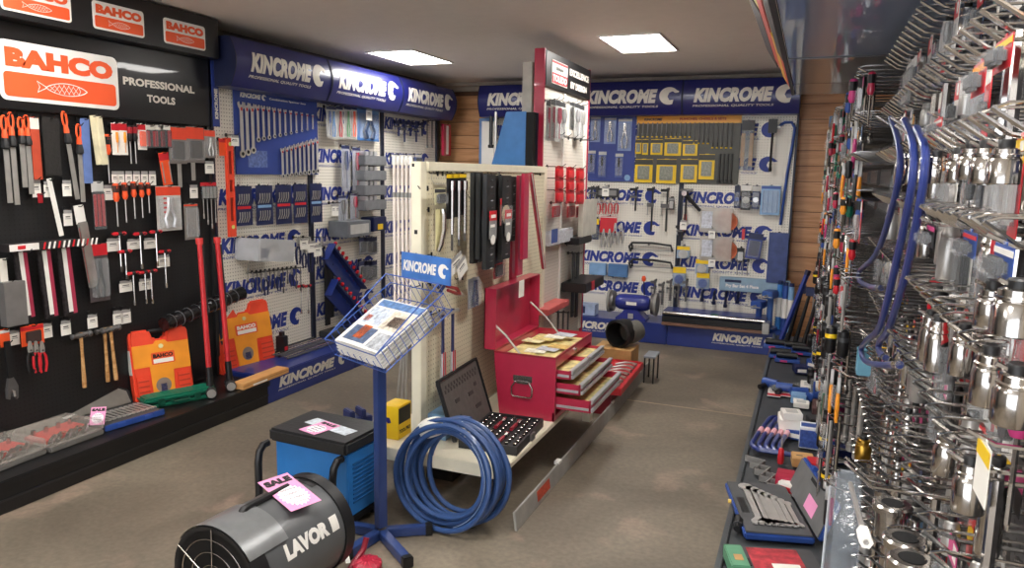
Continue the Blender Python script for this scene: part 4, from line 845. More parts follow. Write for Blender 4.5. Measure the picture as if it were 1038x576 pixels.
# ================================================================ orange cases, sledge hammers and things on the black base
def case_orange(lab, A_, B_, C_, D_):
    """A_ top left, B_ top right, C_ bottom right, D_ bottom left photo corners"""
    z0 = .166
    p0 = hit(D_[0], D_[1], 2, z0); p1 = hit(C_[0], C_[1], 2, z0); w = (p1-p0).length; rz = math.atan2(p1.y-p0.y, p1.x-p0.x)
    top = hit(A_[0], A_[1], 0, p0.x-.06); h = top.z-z0
    t = thing('tool_case', lab, 'tool case', (p0.x, p0.y, z0), 0, 'orange tool cases')
    t.matrix_world = Matrix.Translation((p0.x, p0.y, z0)) @ Matrix.Rotation(rz, 4, 'Z') @ Matrix.Rotation(math.radians(-10), 4, 'X')
    h *= 1.0; D = .075
    pr = [(0, 0), (w, 0), (w, h*.93), (w*.96, h), (w*.66, h), (w*.60, h*.86), (w*.40, h*.86), (w*.34, h), (w*.04, h), (0, h*.93)]
    part('shell', BORANGE, t, lambda b: b.prism(pr, 0, D), bev=.012)
    part('front_sleeve', YORANGE, t, lambda b: b.prism([(w*.02, h*.50), (w*.28, h*.50), (w*.30, .012), (w*.66, .012), (w*.68, h*.42), (w*.985, h*.42), (w*.985, h*.80), (w*.62, h*.80), (w*.58, h*.84), (w*.42, h*.84), (w*.38, h*.80), (w*.02, h*.80)], -.004, 0), bev=.003)
    for x0, x1 in ((.04, .26), (.72, .96)):
        q = part('grip_pad', BORANGE, t, lambda b: b.bx(w*x0, w*x1, -.008, .0, h*.05, h*.38), bev=.006)
        for i in range(4): part('rib', mat('#c23a26', .5), q, lambda b: b.bx(w*x0+.008, w*x1-.008, -.0105, -.008, 0, h*.02), key=('crb', q3(w), x0), loc=(0, 0, h*(.1+.07*i)))
    part('handle', BLACK, t, lambda b: b.tube([(w*.34, D*.5, h*.90), (w*.36, D*.5, h*.97), (w*.64, D*.5, h*.97), (w*.66, D*.5, h*.90)], .014, 8))
    part('latch', mat('#d6cf9a', .4), t, lambda b: b.cyl((w*.5, -.010, h*.76), (w*.5, 0, h*.76), .014, n=12))
    q = part('logo_plate', LOGO_O, t, lambda b: b.prism(rrect(w*.32, w*.72, h*.52, h*.68, h*.02), -.0062, -.004))
    part('lettering', PAPER if 'right' in lab else BLACK, q, lambda b: put_text(b, 'BAHCO', w*.35, h*.605, h*.055, w*.34, .0068, .06), smooth=False)
    part('white_bar', PAPER, q, lambda b: b.bx(w*.35, w*.69, -.0068, -.0062, h*.535, h*.59))
    part('round_window', mat('#8a7a70', .3), t, lambda b: b.cyl((w*.48, -.0055, h*.23), (w*.48, -.004, h*.23), h*.10, n=20))
    part('picture', mat('#3c3a58', .4, var=.6, scale=80), t, lambda b: b.bx(w*.43, w*.53, -.0065, -.0055, h*.15, h*.25))
    part('side_label', PAPER, t, lambda b: b.bx(-.0015, 0, .012, D-.012, h*.42, h*.75))
    return t
case_orange('orange moulded tool case standing left of the red sledgehammers', (127, 337), (192, 324), (198, 401), (139, 413))
case_orange('orange moulded tool case standing right behind the red sledgehammers', (210, 313), (265, 305), (281, 366), (226, 381))
def sledge(lab, x0, y0, x1, y1):
    top = hit(x0, y0, 0, -3.50); bot = hit(x1, y1, 0, -3.42); bot.z = .20
    t = thing('sledgehammer', lab, 'sledgehammer', tuple(bot), 0, 'red handled sledgehammers'); d = top-bot
    part('handle', CRED if False else mat('#c42a30', .4), t, lambda b: b.tube([(0, 0, .02), d*.5, d*.97, d], [.017, .0165, .016, .019], 10))
    part('cap', mat('#d23a38', .4), t, lambda b: b.tube([d*.97, d*1.01], [.021, .023], 10))
    part('grip', RUBBER, t, lambda b: b.tube([d*.50+Vector((.004, .012, 0)), d*.96+Vector((.004, .012, 0))], [.013, .013], 8))
    part('socket', BLACK, t, lambda b: b.tube([(0, 0, -.01), d*.16], [.022, .019], 10))
    part('head', mat('#2a2a2c', .4), t, lambda b: b.lathe([(.026, -.07), (.033, -.062), (.033, -.02), (.026, -.015), (.026, .015), (.033, .02), (.033, .062), (.026, .07)], 12, (0, 0, .0), (.75, -.66, 0)))
    part('face', STEEL, t, lambda b: b.cyl((.75*.07, -.66*.07, 0), (.75*.074, -.66*.074, 0), .027, n=14))
sledge('left of two red handled sledgehammers leaning on the black display', 202, 243, 213, 388)
sledge('right of two red handled sledgehammers leaning on the black display', 220, 242, 233, 386)
# green case
p0 = hit(147, 417, 2, .166); p1 = hit(220, 402, 2, .166)
t = thing('tool_case', 'closed dark green flat tool case on the black base', 'tool case', (p0.x, p0.y, .166), math.atan2(p1.y-p0.y, p1.x-p0.x))
w = (p1-p0).length
part('lower_shell', GREEN, t, lambda b: b.bx(0, w, 0, .14, 0, .030), bev=.01); part('upper_shell', GREEN, t, lambda b: b.bx(0, w, .002, .14, .033, .065), bev=.012)
part('seam', BLACK, t, lambda b: b.bx(.006, w-.006, .004, .13, .030, .033))
for xx in (.22, .72): part('latch', mat('#0d4a38', .4), t, lambda b: b.bx(w*xx-.02, w*xx+.02, -.008, .002, .012, .055), bev=.003)
part('handle', mat('#0d4a38', .4), t, lambda b: b.tube([(w*.36, 0, .03), (w*.38, -.022, .03), (w*.58, -.022, .03), (w*.6, 0, .03)], .008, 6))
for i in range(4): part('rib', mat('#1a7a60', .4), t, lambda b: b.bx(.03, w-.03, -.006, .006, 0, .003), key='gcr', loc=(0, .03+.027*i, .0645))
# long wooden carton
p0 = hit(247, 396, 2, .166); p1 = hit(293, 378, 2, .166)
t = thing('long_carton', 'long tan carton lying at the right end of the black base', 'carton', (p0.x, p0.y, .166), math.atan2(p1.y-p0.y, p1.x-p0.x)); w = (p1-p0).length
part('carton', mat('#dba566', .5, var=.1), t, lambda b: b.bx(0, w, 0, .10, 0, .04), bev=.003)
part('lid_seam', mat('#8d6234', .5), t, lambda b: b.bx(0, w, -.001, .101, .022, .024)); part('label', PAPER, t, lambda b: b.bx(w*.2, w*.5, -.002, 0, .006, .018))
# spanner set in blue tray
p0 = hit(106, 438, 2, .166); p1 = hit(166, 420, 2, .166)
t = thing('spanner_set', 'open blue edged spanner set with pink tag on the black base', 'spanner set', (p0.x, p0.y, .166), math.atan2(p1.y-p0.y, p1.x-p0.x)); w = (p1-p0).length
part('tray', mat('#4a4a4c', .5), t, lambda b: b.bx(0, w, 0, .26, 0, .030), bev=.004)
part('blue_edge', PBLUE, t, lambda b: [b.bx(0, w, -.012, 0, .0, .034)], bev=.004)
for xx in (.25, .7): part('latch', PBLUE, t, lambda b: b.bx(w*xx-.025, w*xx+.025, -.024, -.012, .006, .030), bev=.003)
for i in range(12):
    s = part('spanner', SPAN, t, lambda b: b.prism(spanner_poly(.16, 1.), -.004, .002, Matrix.Rotation(math.radians(-90), 4, 'X')), key='sps')
    s.location = (.02+(w-.04)*i/11, .23, .036); s.rotation_euler = (0, 0, PI); s.scale = (1, 1, 1); s.location.y = .05
part('lid', mat('#77736c', .5), t, lambda b: b.prism([(-.12, 0), (w*.95, 0), (w*.95, .08), (w*.8, .12), (-.05, .12), (-.12, .06)], 0, .012, Matrix.Translation((0, .27, .03)) @ Matrix.Rotation(math.radians(-35), 4, 'X')), bev=.004)
part('lid_rim', SBLACK, t, lambda b: b.tube([Matrix.Translation((0, .27, .03)) @ Matrix.Rotation(math.radians(-35), 4, 'X') @ Vector(v) for v in ((-.12, 0, 0), (-.12, 0, .06), (-.05, 0, .12), (w*.8, 0, .12), (w*.95, 0, .08), (w*.95, 0, 0))], .007, 6))
Mx_ = Matrix.Translation(hit(98, 431, 2, .21)) @ Matrix.Rotation(math.radians(35), 4, 'Z') @ Matrix.Rotation(math.radians(-35), 4, 'X')
saletag('small pink sale tag on the open spanner set, black base', Mx_, .075, .10)
# open clear plastic kit cases with red tools
for kk, (a, b2, lab) in enumerate(((( -8, 482), (48, 460), 'grey tray kit of silver tools at the left edge of the base'), ((52, 460), (106, 440), 'grey tray kit with red inserts beside the spanner set'))):
    p0 = hit(a[0], a[1], 2, .166); p1 = hit(b2[0], b2[1], 2, .166); w = (p1-p0).length
    t = thing('tool_kit', lab, 'tool kit', (p0.x, p0.y, .166), math.atan2(p1.y-p0.y, p1.x-p0.x))
    part('tray', mat('#6f6c68', .4), t, lambda b: b.bx(0, w, 0, .28, 0, .025), bev=.005)
    part('red_insert', mat('#c8423a', .5), t, lambda b: b.prism([(.02, .06), (w-.02, .10), (w-.02, .24), (.02, .22)], 0, .02, Matrix(((1, 0, 0, 0), (0, 0, 1, 0), (0, 1, 0, .026), (0, 0, 0, 1)))), bev=.003)
    for i in range(5): part('hand_tool', CHROME, t, lambda b: b.tube([(0, 0, 0), (.03, .02, .012), (.06, .05, .012), (.09, .06, 0)], [.012, .014, .010, .012], 7), key='kht', loc=(.02+(w-.12)*i/4, .03+.012*(i % 2), .04))
    for i in range(4): part('socket', CHROME, t, lambda b: b.cyl((0, 0, 0), (0, 0, .03), .011, n=10), key='kso', loc=(.05+(w-.1)*i/3, .19, .045))
    part('clear_cover', mat('#cfc9bf', .15, alpha=.22, var=.02), t, lambda b: b.bx(-.005, w+.005, -.005, .28, .027, .085), bev=.012)
    part('open_lid', mat('#8c877e', .4, alpha=.85), t, lambda b: b.prism([(0, 0), (w, 0), (w, .10), (w*.8, .16), (w*.72, .22), (w*.5, .22), (w*.42, .14), (0, .12)], 0, .008, Matrix.Translation((0, .29, .02)) @ Matrix.Rotation(math.radians(-28), 4, 'X')), bev=.003)
    part('lid_rim', SBLACK, t, lambda b: b.tube([Matrix.Translation((0, .29, .02)) @ Matrix.Rotation(math.radians(-28), 4, 'X') @ Vector(v) for v in ((0, -.003, .12), (w*.42, -.003, .14), (w*.5, -.003, .22), (w*.72, -.003, .22), (w*.8, -.003, .16), (w, -.003, .10))], .005, 6))
P = hit(62, 422, 2, .21)
t = thing('paper_slip', 'white folded paper slip lying on the grey lids', 'paper', tuple(P), .4)
part('sheet', PAPER, t, lambda b: b.bx(-.06, .06, -.04, .04, 0, .003))
# socket rail between the orange cases
P = hit(200, 385, 2, .166)
t = thing('socket_rail', 'black rail of small sockets behind the sledgehammer heads', 'socket set', (P.x-.03, P.y, .166), PI/2)
part('rail', BLACK, t, lambda b: b.bx(-.1, .12, -.02, .06, 0, .02), bev=.003)
for i in range(6):
    for j in range(2): part('socket', CHROME, t, lambda b: b.cyl((0, 0, 0), (0, 0, .035), .012, n=10), key='rso', loc=(-.08+.035*i, .0+.04*j, .021))
# ================================================================ LEFT BLUE BAYS
def board(pl, lab, x0, y0, x1, y1, m, off=0., name='tool_board', cat='tool board'):
    """flat panel hung on a bay, corners given in the photo; returns root with local width W and height H, origin bottom left"""
    ax, v, rz, bd = PL[pl]; v = bd+ (.012 if ax == 0 else -.012)+(off if ax == 0 else -off)
    a = hit(x0, (y0+y1)/2, ax, v); c = hit(x1, (y0+y1)/2, ax, v); xm = (x0+x1)/2
    zt = hit(xm, y0, ax, v).z; zb = hit(xm, y1, ax, v).z; W = (Vector((a.x, a.y, 0))-Vector((c.x, c.y, 0))).length
    o = Vector((a.x, a.y, zb)); t = thing(name, lab, cat, tuple(o), rz)
    part('panel', m, t, lambda b: b.bx(0, W, -.010, 0, 0, zt-zb), bev=.002)
    return t, W, zt-zb
LB1 = mat('#2c4390', .4, var=.06)
t, W, H = board('L', 'blue spanner display board at the top of the first blue bay', 237, 93, 321, 177, LB1)
kin_logo(t, .06, H-.075, .035, .27, WHITE, out=.011, sub=False)
part('lettering', WHITE, t, lambda b: put_text(b, 'Something to suit for the tradesman' if False else 'Combination Spanner Sets', .36, H-.07, .018, .42, .011, .03), smooth=False)
part('print_panel', mat('#5a6ea8', .5, var=.4, scale=60), t, lambda b: b.bx(.12, .32, -.0112, -.010, .05, .17), smooth=False)
WA = 'upper row of blue spanner board'; WBt = 'lower row of blue spanner board'
for i in range(14):
    px = 244+i*5.6; put('combo', 'L', px, 103+i*1.0, 160-i*2.1 if i < 3 else 148-i*1.3, 'chrome combination spanner', 'spanner', WA, hk=False, off=-.025, k_=1.)
for i in range(9):
    put('combo', 'L', 286+i*4.4, 150-i*1.3, 181-i*.6, 'short chrome combination spanner', 'spanner', WBt, hk=False, off=-.025, k_=1.1)
for i, (x0, x1, c) in enumerate(((238, 255, RED), (259, 276, LBLUE), (279, 295, RED), (297, 311, RED), (314, 326, LBLUE))):
    r = put('card', 'L', (x0+x1)/2, 188-i*.6, 229-i*.9, 'dark blue window pack of small tools', 'tool pack', 'row under blue spanner board', w=x1-x0, card=DBLUE, band=None, bub=False, frac=.08)
    ww = hit(x1, 208, 0, -3.68).y-hit(x0, 208, 0, -3.68).y
    for zz in (-.06, -.185):
        for k in range(5): part('tool', STEEL, r, lambda b: b.tube([(0, -.006, 0), (.008, -.008, -.04), (0, -.006, -.075)], .004, 5), key='wpt', loc=((k-2)*ww*.14, 0, zz), rot=(0, .25, 0))
    part('colour_band', c, r, lambda b: b.bx(-ww*.4, ww*.4, -.003, -.0013, -.165, -.145), key=('wpb', q3(ww)))
LM2 = 'middle of first blue bay'
# silver box, tool trays
def wbox(pl, lab, x0, y0, x1, y1, m, depth=.1, name='carton', cat='box', off=0., extra=None, tilt=0, hk=True):
    ax, v, rz, bd = PL[pl]; sgn = 1 if ax == 0 else -1; vf = bd+sgn*(.012+off+depth)
    a = hit(x0, (y0+y1)/2, ax, vf); c = hit(x1, (y0+y1)/2, ax, vf); xm = (x0+x1)/2
    zt = hit(xm, y0, ax, vf).z; zb = hit(xm, y1, ax, vf).z; W = (Vector((a.x, a.y, 0))-Vector((c.x, c.y, 0))).length; H = zt-zb
    o = Vector((a.x, a.y, zb)); t = thing(name, lab, cat, tuple(o), rz)
    if tilt: t.rotation_euler = (Matrix.Rotation(rz, 3, 'Z') @ Matrix.Rotation(math.radians(tilt), 3, 'Y')).to_euler()
    part('body', m, t, lambda b: b.bx(0, W, 0, depth, 0, H), bev=min(.006, H*.1))
    if extra: extra(t, W, H)
    if hk:
        for q in (.2, .8):
            P = o+(c-a)*q; P[ax] = bd; P.z = zb-.004; hook(bay_of(pl, P), P, depth+off*.9)
    return t
def lblx(c, x0=.1, x1=.9, z0=.2, z1=.8):
    return lambda t, W, H: part('label', c, t, lambda b: b.bx(W*x0, W*x1, -.0012, 0, H*z0, H*z1), smooth=False)
wbox('L', 'silver and clear wrapped case sticking out in the first blue bay', 262, 241, 297, 262, mat('#b9bbc0', .12, .2, var=.5, scale=14, bump=.6), .22, 'wrapped_case', 'case', tilt=6, extra=lambda t, W, H: [part('dark_tool', DBLUE, t, lambda b: b.bx(.02, .10, -.002, 0, .02, H*.6), smooth=False), part('clear_wrap', WRAP, t, lambda b: b.bx(-.006, W+.006, -.008, .2, -.006, H+.006), bev=.006)])
for i, px in enumerate((246, 252, 258)): put('card', 'L', px, 241, 262, 'small dark blue card', 'blister pack', LM2, w=6, card=DBLUE, band=NAVY, tool='block', tc=DSTEEL)
put('bar', 'L', 250, 248, 287, 'long chrome ring spanner hanging under dark cards', 'spanner', hk=False, rad=.005, name='ring_spanner')
for i, px in enumerate((302, 308, 314, 320, 326)): put('pliers', 'L', px, 240+(i % 2)*8, 268+(i % 3)*4, 'dark blue handled shears', 'shears', 'right part of first blue bay', col=DBLUE, off=.01*i, name='shears')
for i, (px, py) in enumerate(((308, 240), (316, 243), (322, 247))): put('tag', 'L', px, py, py+13, 'yellow price tag by the shears' if i == 0 else 'yellow price tag', 'price tag', None if i == 0 else 'among shears in first blue bay', w=8, off=.07, hk=False)
for i in range(12): put('bar' if i % 3 else 'pliers', 'L', 256+i*4.4, 276-(i*.5), 292+(i % 4)*3-(i*.5), 'small dark hex key or plier' if False else ('black hex key' if i % 3 else 'small blue handled plier'), 'hex key' if i % 3 else 'pliers', 'row above lowest blue lettering', **({'col': DSTEEL, 'rad': .004, 'name': 'hex_key'} if i % 3 else {'col': DBLUE}))
for px in (305, 312): put('tbar', 'L', px, 290, 318, 'red T handle driver in the first blue bay', 'T handle driver', 'pair right of centre')
for i, px in enumerate((330, 334)): put('strip', 'L', px, 262+i*6, 330-i*8, 'tall black pry bar', 'pry bar', 'against first bay upright', w=4, col=SBLACK, name='pry_bar', th=.02)
# base of first bay: bars, black box, red tools
t = thing('bar_bundle', 'bundle of long black and chrome bars lying on blue base', 'bar set', tuple(hit(293, 366, 2, .202)), PI/2)
for i in range(10): part('bar', CHROME if i % 2 else DSTEEL, t, lambda b: b.cyl((.02, 0, 0), (.62, 0, 0), .007, n=7), key='bb', loc=(.0, .03+.028*i, .01+.006*(i % 3)))
t = thing('black_box', 'small black box with red white label before the bars', 'box', tuple(hit(288, 360, 2, .202)), PI/2+.1)
part('body', BLACK, t, lambda b: b.bx(0, .06, 0, .07, 0, .14), bev=.004); part('label', RED, t, lambda b: b.bx(.01, .05, -.001, 0, .03, .06)); part('cap', BLACK, t, lambda b: b.bx(.015, .045, .02, .05, .14, .17))
P = hit(338, 350, 2, .202)
for i, (dy, c, lb) in enumerate(((0, RED, 'red trolley jack handle lying on the blue base'), (.45, mat('#c23a3a', .4), 'second red tool further along the blue base'))):
    t = thing('red_tool', lb, 'tool', (P.x-.10, P.y+dy+.35, .222), PI/2)
    part('arm', c, t, lambda b: b.tube([(0, 0, 0), (.2, -.02, .03), (.42, 0, .02)], [.018, .022, .014], 8)); part('end', BLACK, t, lambda b: b.bx(-.05, 0, -.03, .03, -.018, .03), bev=.004); part('pin', STEEL, t, lambda b: b.cyl((.2, -.03, 0), (.2, .03, 0), .008))
for i in range(4):
    t = thing('hand_tool_case', 'black tool case on base of middle left bay', 'tool case', (-3.62, 4.98+.26*i, .202), PI/2, None, 'blue base, left wall', i)
    part('body', [CHAR, DBLUE, CHAR, NAVY][i], t, lambda b: b.bx(0, .22, -.1, .12, 0, .05+.015*(i % 2)), bev=.006); part('handle', BLACK, t, lambda b: b.tube([(.07, -.1, .03), (.07, -.125, .03), (.15, -.125, .03), (.15, -.1, .03)], .006, 6)); part('latch', STEEL, t, lambda b: b.bx(.02, .045, -.106, -.1, .015, .045))
# middle bay
M1 = 'top row of middle left bay'
for px, c, cn in ((337, SKY, 'blue'), (344, RED, 'red'), (352, mat('#3f8a4a', .4), 'green'), (358, ORANGE, 'orange')): put('card', 'L', px, 107, 141, 'clear pack of %s handled snips, top of middle left bay' % cn, 'blister pack', w=7, card=LGREY, band=DBLUE, tool='pliers', tc=c, frac=.12)
put('card', 'L', 333, 107, 139, 'narrow blue pack beside the coloured snips packs', 'blister pack', w=5, card=LGREY, band=DBLUE, tool='driver', tc=PBLUE, frac=.12)
q = put('card', 'L', 373, 111, 143, 'large blue clear pack holding a blue puller', 'blister pack', w=22, card=mat('#3f6da8', .4), band=mat('#5a82b4', .4), tool='pliers', tc=mat('#1f3557', .4), frac=.1)
put('tag', 'L', 374, 108, 122, 'cream price tag on the large blue pack', 'price tag', w=6, off=.04, hk=False)
for px, y0, y1, c, lb in ((350, 147, 194, mat('#3c4a7a', .4), 'long blue grey clear pack'), (361, 149, 193, CRED, 'long red clear pack'), (347, 198, 234, DSTEEL, 'long grey clear pack'), (359, 196, 222, CRED, 'short red clear pack')):
    put('card', 'L', px, y0, y1, lb+' in the middle left bay', 'blister pack', w=8, card=mat('#9b9dab', .4), band=DBLUE, tool='driver', tc=c, frac=.08)
for i in range(4):
    wbox('L', 'grey hook tray stacked with silver packs', 370, 158+15*i, 392, 168+15*i, mat('#76787c', .4), .14, 'hook_tray', 'tray')
    REG.append((bpy.data.objects['hook_tray' if i == 0 else 'hook_tray.%03d' % i], 'grey hook tray of silver packs', 'middle left bay', i))
    for k in range(3): 
        tt = bpy.data.objects['hook_tray' if i == 0 else 'hook_tray.%03d' % i]
        part('silver_pack', SILV, tt, lambda b: b.bx(-.025, .025, 0, .08, 0, .035), key='svp', loc=(.05+.07*k, .01, tt.children[0].dimensions.z+.001), bev=.005)
wbox('L', 'grey boxed tool kit on hooks in the middle left bay', 353, 224, 376, 240, mat('#6c7076', .35), .2, 'boxed_kit', 'box', extra=lblx(LGREY))
wbox('L', 'small dark box with yellow tag beside the grey kit', 379, 220, 392, 234, DBLUE, .14, 'small_box', 'box', extra=lblx(YELLOW, .3, .7, .1, .5))
for px in (338, 342): put('tag', 'L', px, 205, 219, 'small tag', 'price tag', 'near left edge of middle left bay', w=4, off=.0)
def rack(lab, x0, y0, x1, y1, n):
    a = hit(x0, y0, 0, -3.66); c = hit(x1, y1, 0, -3.66); d = c-a; L_ = d.length
    t = thing('screwdriver_rack', lab, 'tool rack', tuple(a), PI/2); ang = math.atan2(d.z, d.y)
    Mr = Matrix.Rotation(-ang, 4, 'Y')
    part('back_plate', BLUE, t, lambda b: b.bx(0, L_, -.012, 0, -.15, 0, Mr), bev=.003)
    part('rail', DBLUE, t, lambda b: b.bx(0, L_, -.07, -.012, -.03, -.015, Mr)); part('end_plate', BLUE, t, lambda b: b.bx(-.004, 0, -.07, 0, -.15, .01, Mr))
    for i in range(n):
        p = a+d*((i+.6)/n)+Vector((.055, 0, 0))
        s = thing('screwdriver', 'red and black screwdriver', 'screwdriver', tuple(p+Vector((0, -.01, .04))), 0, None, 'in '+('upper' if y0 < 270 else 'lower')+' slanted blue rack', i, rot=(math.radians(0), math.radians(-35), PI/2))
        s.rotation_euler = (Matrix.Rotation(PI/2, 3, 'Z') @ Matrix.Rotation(math.radians(28), 3, 'X')).to_euler()
        part('handle', mat('#2a2e5a', .4), s, lambda b: b.lathe([(.008, .0), (.013, -.01), (.013, -.05), (.009, -.065)], 8), key='rkh'); part('cap', RED, s, lambda b: b.lathe([(.007, .012), (.014, .006), (.014, -.014), (.009, -.018)], 8), key='rkc'); part('shaft', CHROME, s, lambda b: b.cyl((0, 0, -.065), (0, 0, -.15), .004, n=6), key='rks')
    hook(bay_of('L', a), (-3.738, a.y+.03, a.z-.03), .09)
rack('upper slanted blue screwdriver rack on the left wall', 333, 248, 366, 290, 9)
rack('lower slanted blue screwdriver rack on the left wall', 336, 284, 371, 325, 9)
for i in range(6): put('card', 'L', 368+5*(i % 3), 240+24*(i//3), 258+26*(i//3), 'small grey black pack', 'blister pack', 'beside slanted blue racks', w=8, card=mat('#8a8c92', .4), band=DBLUE, tool='block', tc=CHAR)
# far left bay
for i in range(5): put('clamp', 'L', 404+6*i, 122+i*.5, 138+(i % 2)*6, 'dark blue hand clamp', 'clamp', 'top of corner bay, left wall', w=8, col=DBLUE)
for i, px in enumerate((433, 438)): put('bar', 'L', px, 122, 150, 'grey chain wrench', 'wrench', 'corner bay, left wall', col=DSTEEL, rad=.008, name='chain_wrench')
put('strip', 'L', 451, 126, 158, 'red level or bar pack at the corner of the left wall', 'spirit level', w=7, col=CRED, edge=RED, th=.03, name='red_pack')
for i in range(4): put('card', 'L', 400+8*i, 156, 170, 'blue card pack over the gondola', 'blister pack', 'corner bay, left wall', w=7, card=PBLUE, band=WHITE, tool='block', tc=CHAR)
# ================================================================ BACK BAYS
NB = mat('#2a3c88', .4, var=.06)
t, W, H = board('B', 'blue board of clear tool packs behind the red tower', 597, 117, 644, 184, NB)
B1 = 'blue board on back wall'
for px, y0, y1, w in ((604, 118, 144, 10), (619, 119, 146, 12), (634, 120, 153, 14)): put('card', 'B', px, y0, y1, 'clear pack of chrome puller', 'blister pack', B1+', top', w=w, card=mat('#7f92c0', .4), band=LGREY, tool='pliers', tc=CHROME, frac=.1, hk=False, off=-.045)
for px, y0, y1 in ((600, 152, 176), (611, 153, 180), (628, 155, 180)): put('card', 'B', px, y0, y1, 'small clear tool pack', 'blister pack', B1+', bottom', w=8, card=mat('#4a5a98', .4), band=LGREY, tool='driver', tc=BLACK, frac=.15, hk=False, off=-.045)
part('round_emblem', LBLUE, t, lambda b: b.cyl((W*.86, -.0115, .04), (W*.86, -.0100, .04), .03, n=18))
t, W, H = board('B', 'grey punch and chisel board with orange yellow header', 645, 117, 750, 186, mat('#4a4a44', .5))
q = part('header', mat('#e8a232', .45, var=.15, scale=4), t, lambda b: b.bx(0, W, -.016, -.010, H-.075, H))
part('lettering', mat('#c0492a', .5), q, lambda b: put_text(b, 'PUNCHES, CHISELS & SETS', W*.42, H-.052, .030, W*.44, .017, .05), smooth=False)
part('lettering', mat('#3a3a4a', .5), q, lambda b: put_text(b, 'KINCROME', W*.07, H-.05, .026, W*.18, .017, .05, .2), smooth=False)
PB = 'orange headed board'
for i in range(21):
    L_ = 14 if i < 12 else (20 if i < 16 else 24)
    px = 647.5+i*4.75
    r = put('bar', 'B', px, 124.5, 124.5+L_, 'yellow tipped punch', 'punch', PB+', top row', col=DSTEEL, rad=.007, hk=False, off=-.045, name='punch')
    part('tip', YELLOW, r, lambda b: b.cyl((0, 0, -.012), (0, 0, 0), .010, n=8), key='pt1', loc=(0, 0, -(L_-1)*.0098))
for px, y0, y1, w in ((647.5, 141, 156, 6), (654.5, 141, 157, 6), (666, 141, 157, 12), (682.5, 140, 158, 17), (700, 142, 158, 15)): put('card', 'B', px, y0, y1, 'yellow edged punch set pack', 'blister pack', PB+', middle row', w=w, card=YELLOW, band=mat('#3a3a32', .5), tool='block', tc=mat('#8b8d80', .4, var=.3, scale=60), hk=False, off=-.04, bub=False)
for px, y0, y1, w in ((653, 161, 185, 18), (676, 161, 186, 20), (699, 161, 185, 17), (717, 156, 182, 16)): put('card', 'B', px, y0, y1, 'large yellow edged punch set pack', 'blister pack', PB+', bottom row', w=w, card=YELLOW, band=mat('#3a3a32', .5), tool='block', tc=mat('#8b8d80', .4, var=.3, scale=60), hk=False, off=-.04, bub=False)
for i in range(4): put('bar', 'B', 730+4*i, 156, 186, 'long dark cold chisel', 'chisel', PB+', right', col=mat('#3c3d3c', .5), rad=.012, hk=False, off=-.045, name='cold_chisel')
put('pouch', 'B', 759, 122, 172, 'long clear pack of brown handled tool on back wall', 'blister pack', w=13, inner=TAN, band=CHAR, n=2)
put('bar', 'B', 784, 122, 174, 'tall black pry bar beside the blue curved bar', 'pry bar', col=BLACK, rad=.010, hook_=False, name='pry_bar'); put('strip', 'B', 784, 121, 135, 'black bracket head above the pry bar', 'bracket', w=9, col=BLACK, th=.04, name='bracket')
P = hit(805, 124, 1, 7.26); P2 = hit(791, 228, 1, 7.26)
t = thing('pry_bar', 'long blue curved pry bar at right edge of back wall', 'pry bar', tuple(P), 0)
part('bar', PBLUE, t, lambda b: b.tube([(-.12, 0, -.03), (-.08, 0, .0), (-.02, 0, -.0), (.01, 0, -.05), (.0, 0, -.2), ((P2.x-P.x)*.5, 0, (P2.z-P.z)*.5), (P2.x-P.x, 0, P2.z-P.z)], .013, 8)); part('claw', STEEL, t, lambda b: b.bx(-.16, -.11, -.01, .01, -.055, -.03)); hook(bayB[2], (P.x, 7.288, P.z-.02), .06)
B2 = 'back wall under the blue board'
for i, px in enumerate((600, 605)): put('clamp', 'B', px, 189, 206, 'dark clip tool', 'clamp', B2, w=8, col=CHAR)
for i, px in enumerate((607, 613, 619, 625)): put('pliers', 'B', px, 200, 217, 'red handled pliers', 'pliers', B2, col=RED)
wbox('B', 'dark header card above red pliers on back wall', 604, 191, 627, 200, CHAR, .03, 'header_card', 'card', extra=lblx(GREY)); put('tag', 'B', 614, 188, 199, 'yellow price tag over the red pliers', 'price tag', w=7, off=.06)
for px, y0, y1, w in ((645, 190, 214, 13), (662, 190, 234, 12), (677, 191, 235, 14)): put('clamp', 'B', px, y0, y1, 'black bar clamp', 'clamp', 'back wall beneath punch board', w=w, col=BLACK)
put('card', 'B', 681, 200, 213, 'small dark card right of the bar clamps', 'blister pack', w=6, card=CHAR, band=GREY, tool='block')
put('card', 'B', 604, 221, 243, 'dark pack with yellow tag under red pliers', 'blister pack', w=7, card=DBLUE, band=YELLOW, tool='pliers', tc=BLACK, frac=.3)
q = put('card', 'B', 617, 219, 236, 'red card above four locking pliers on back wall', 'blister pack', w=17, card=RED, band=WHITE, frac=.1, bub=False)
for i in range(4): put('pliers', 'B', 612+6*i, 232-(i > 1)*6, 251-(i > 1)*4, 'grey locking pliers', 'pliers', 'back wall under red card', col=STEEL, hk=False, off=.01)
for py, lb in ((246, 'upper black hacksaw frame on back wall'), (263, 'lower black hacksaw frame on back wall')):
    a = hit(641, py, 1, 7.24); c = hit(682, py+2, 1, 7.24); w_ = c.x-a.x
    t = thing('hacksaw', lb, 'hacksaw', tuple(a), 0)
    part('frame', BLACK, t, lambda b: b.tube([(0, 0, -.07), (0, 0, 0), (w_*.5, 0, .005), (w_*.95, 0, -.01), (w_, 0, -.07)], .011, 7)); part('blade', STEEL, t, lambda b: b.bx(0, w_, -.001, .001, -.072, -.058)); part('grip', CHAR, t, lambda b: b.tube([(0, 0, 0), (-.03, 0, -.04), (-.01, 0, -.09)], .012, 7))
    hook(bayB[1], (a.x+w_*.4, 7.288, a.z-.01), .07)
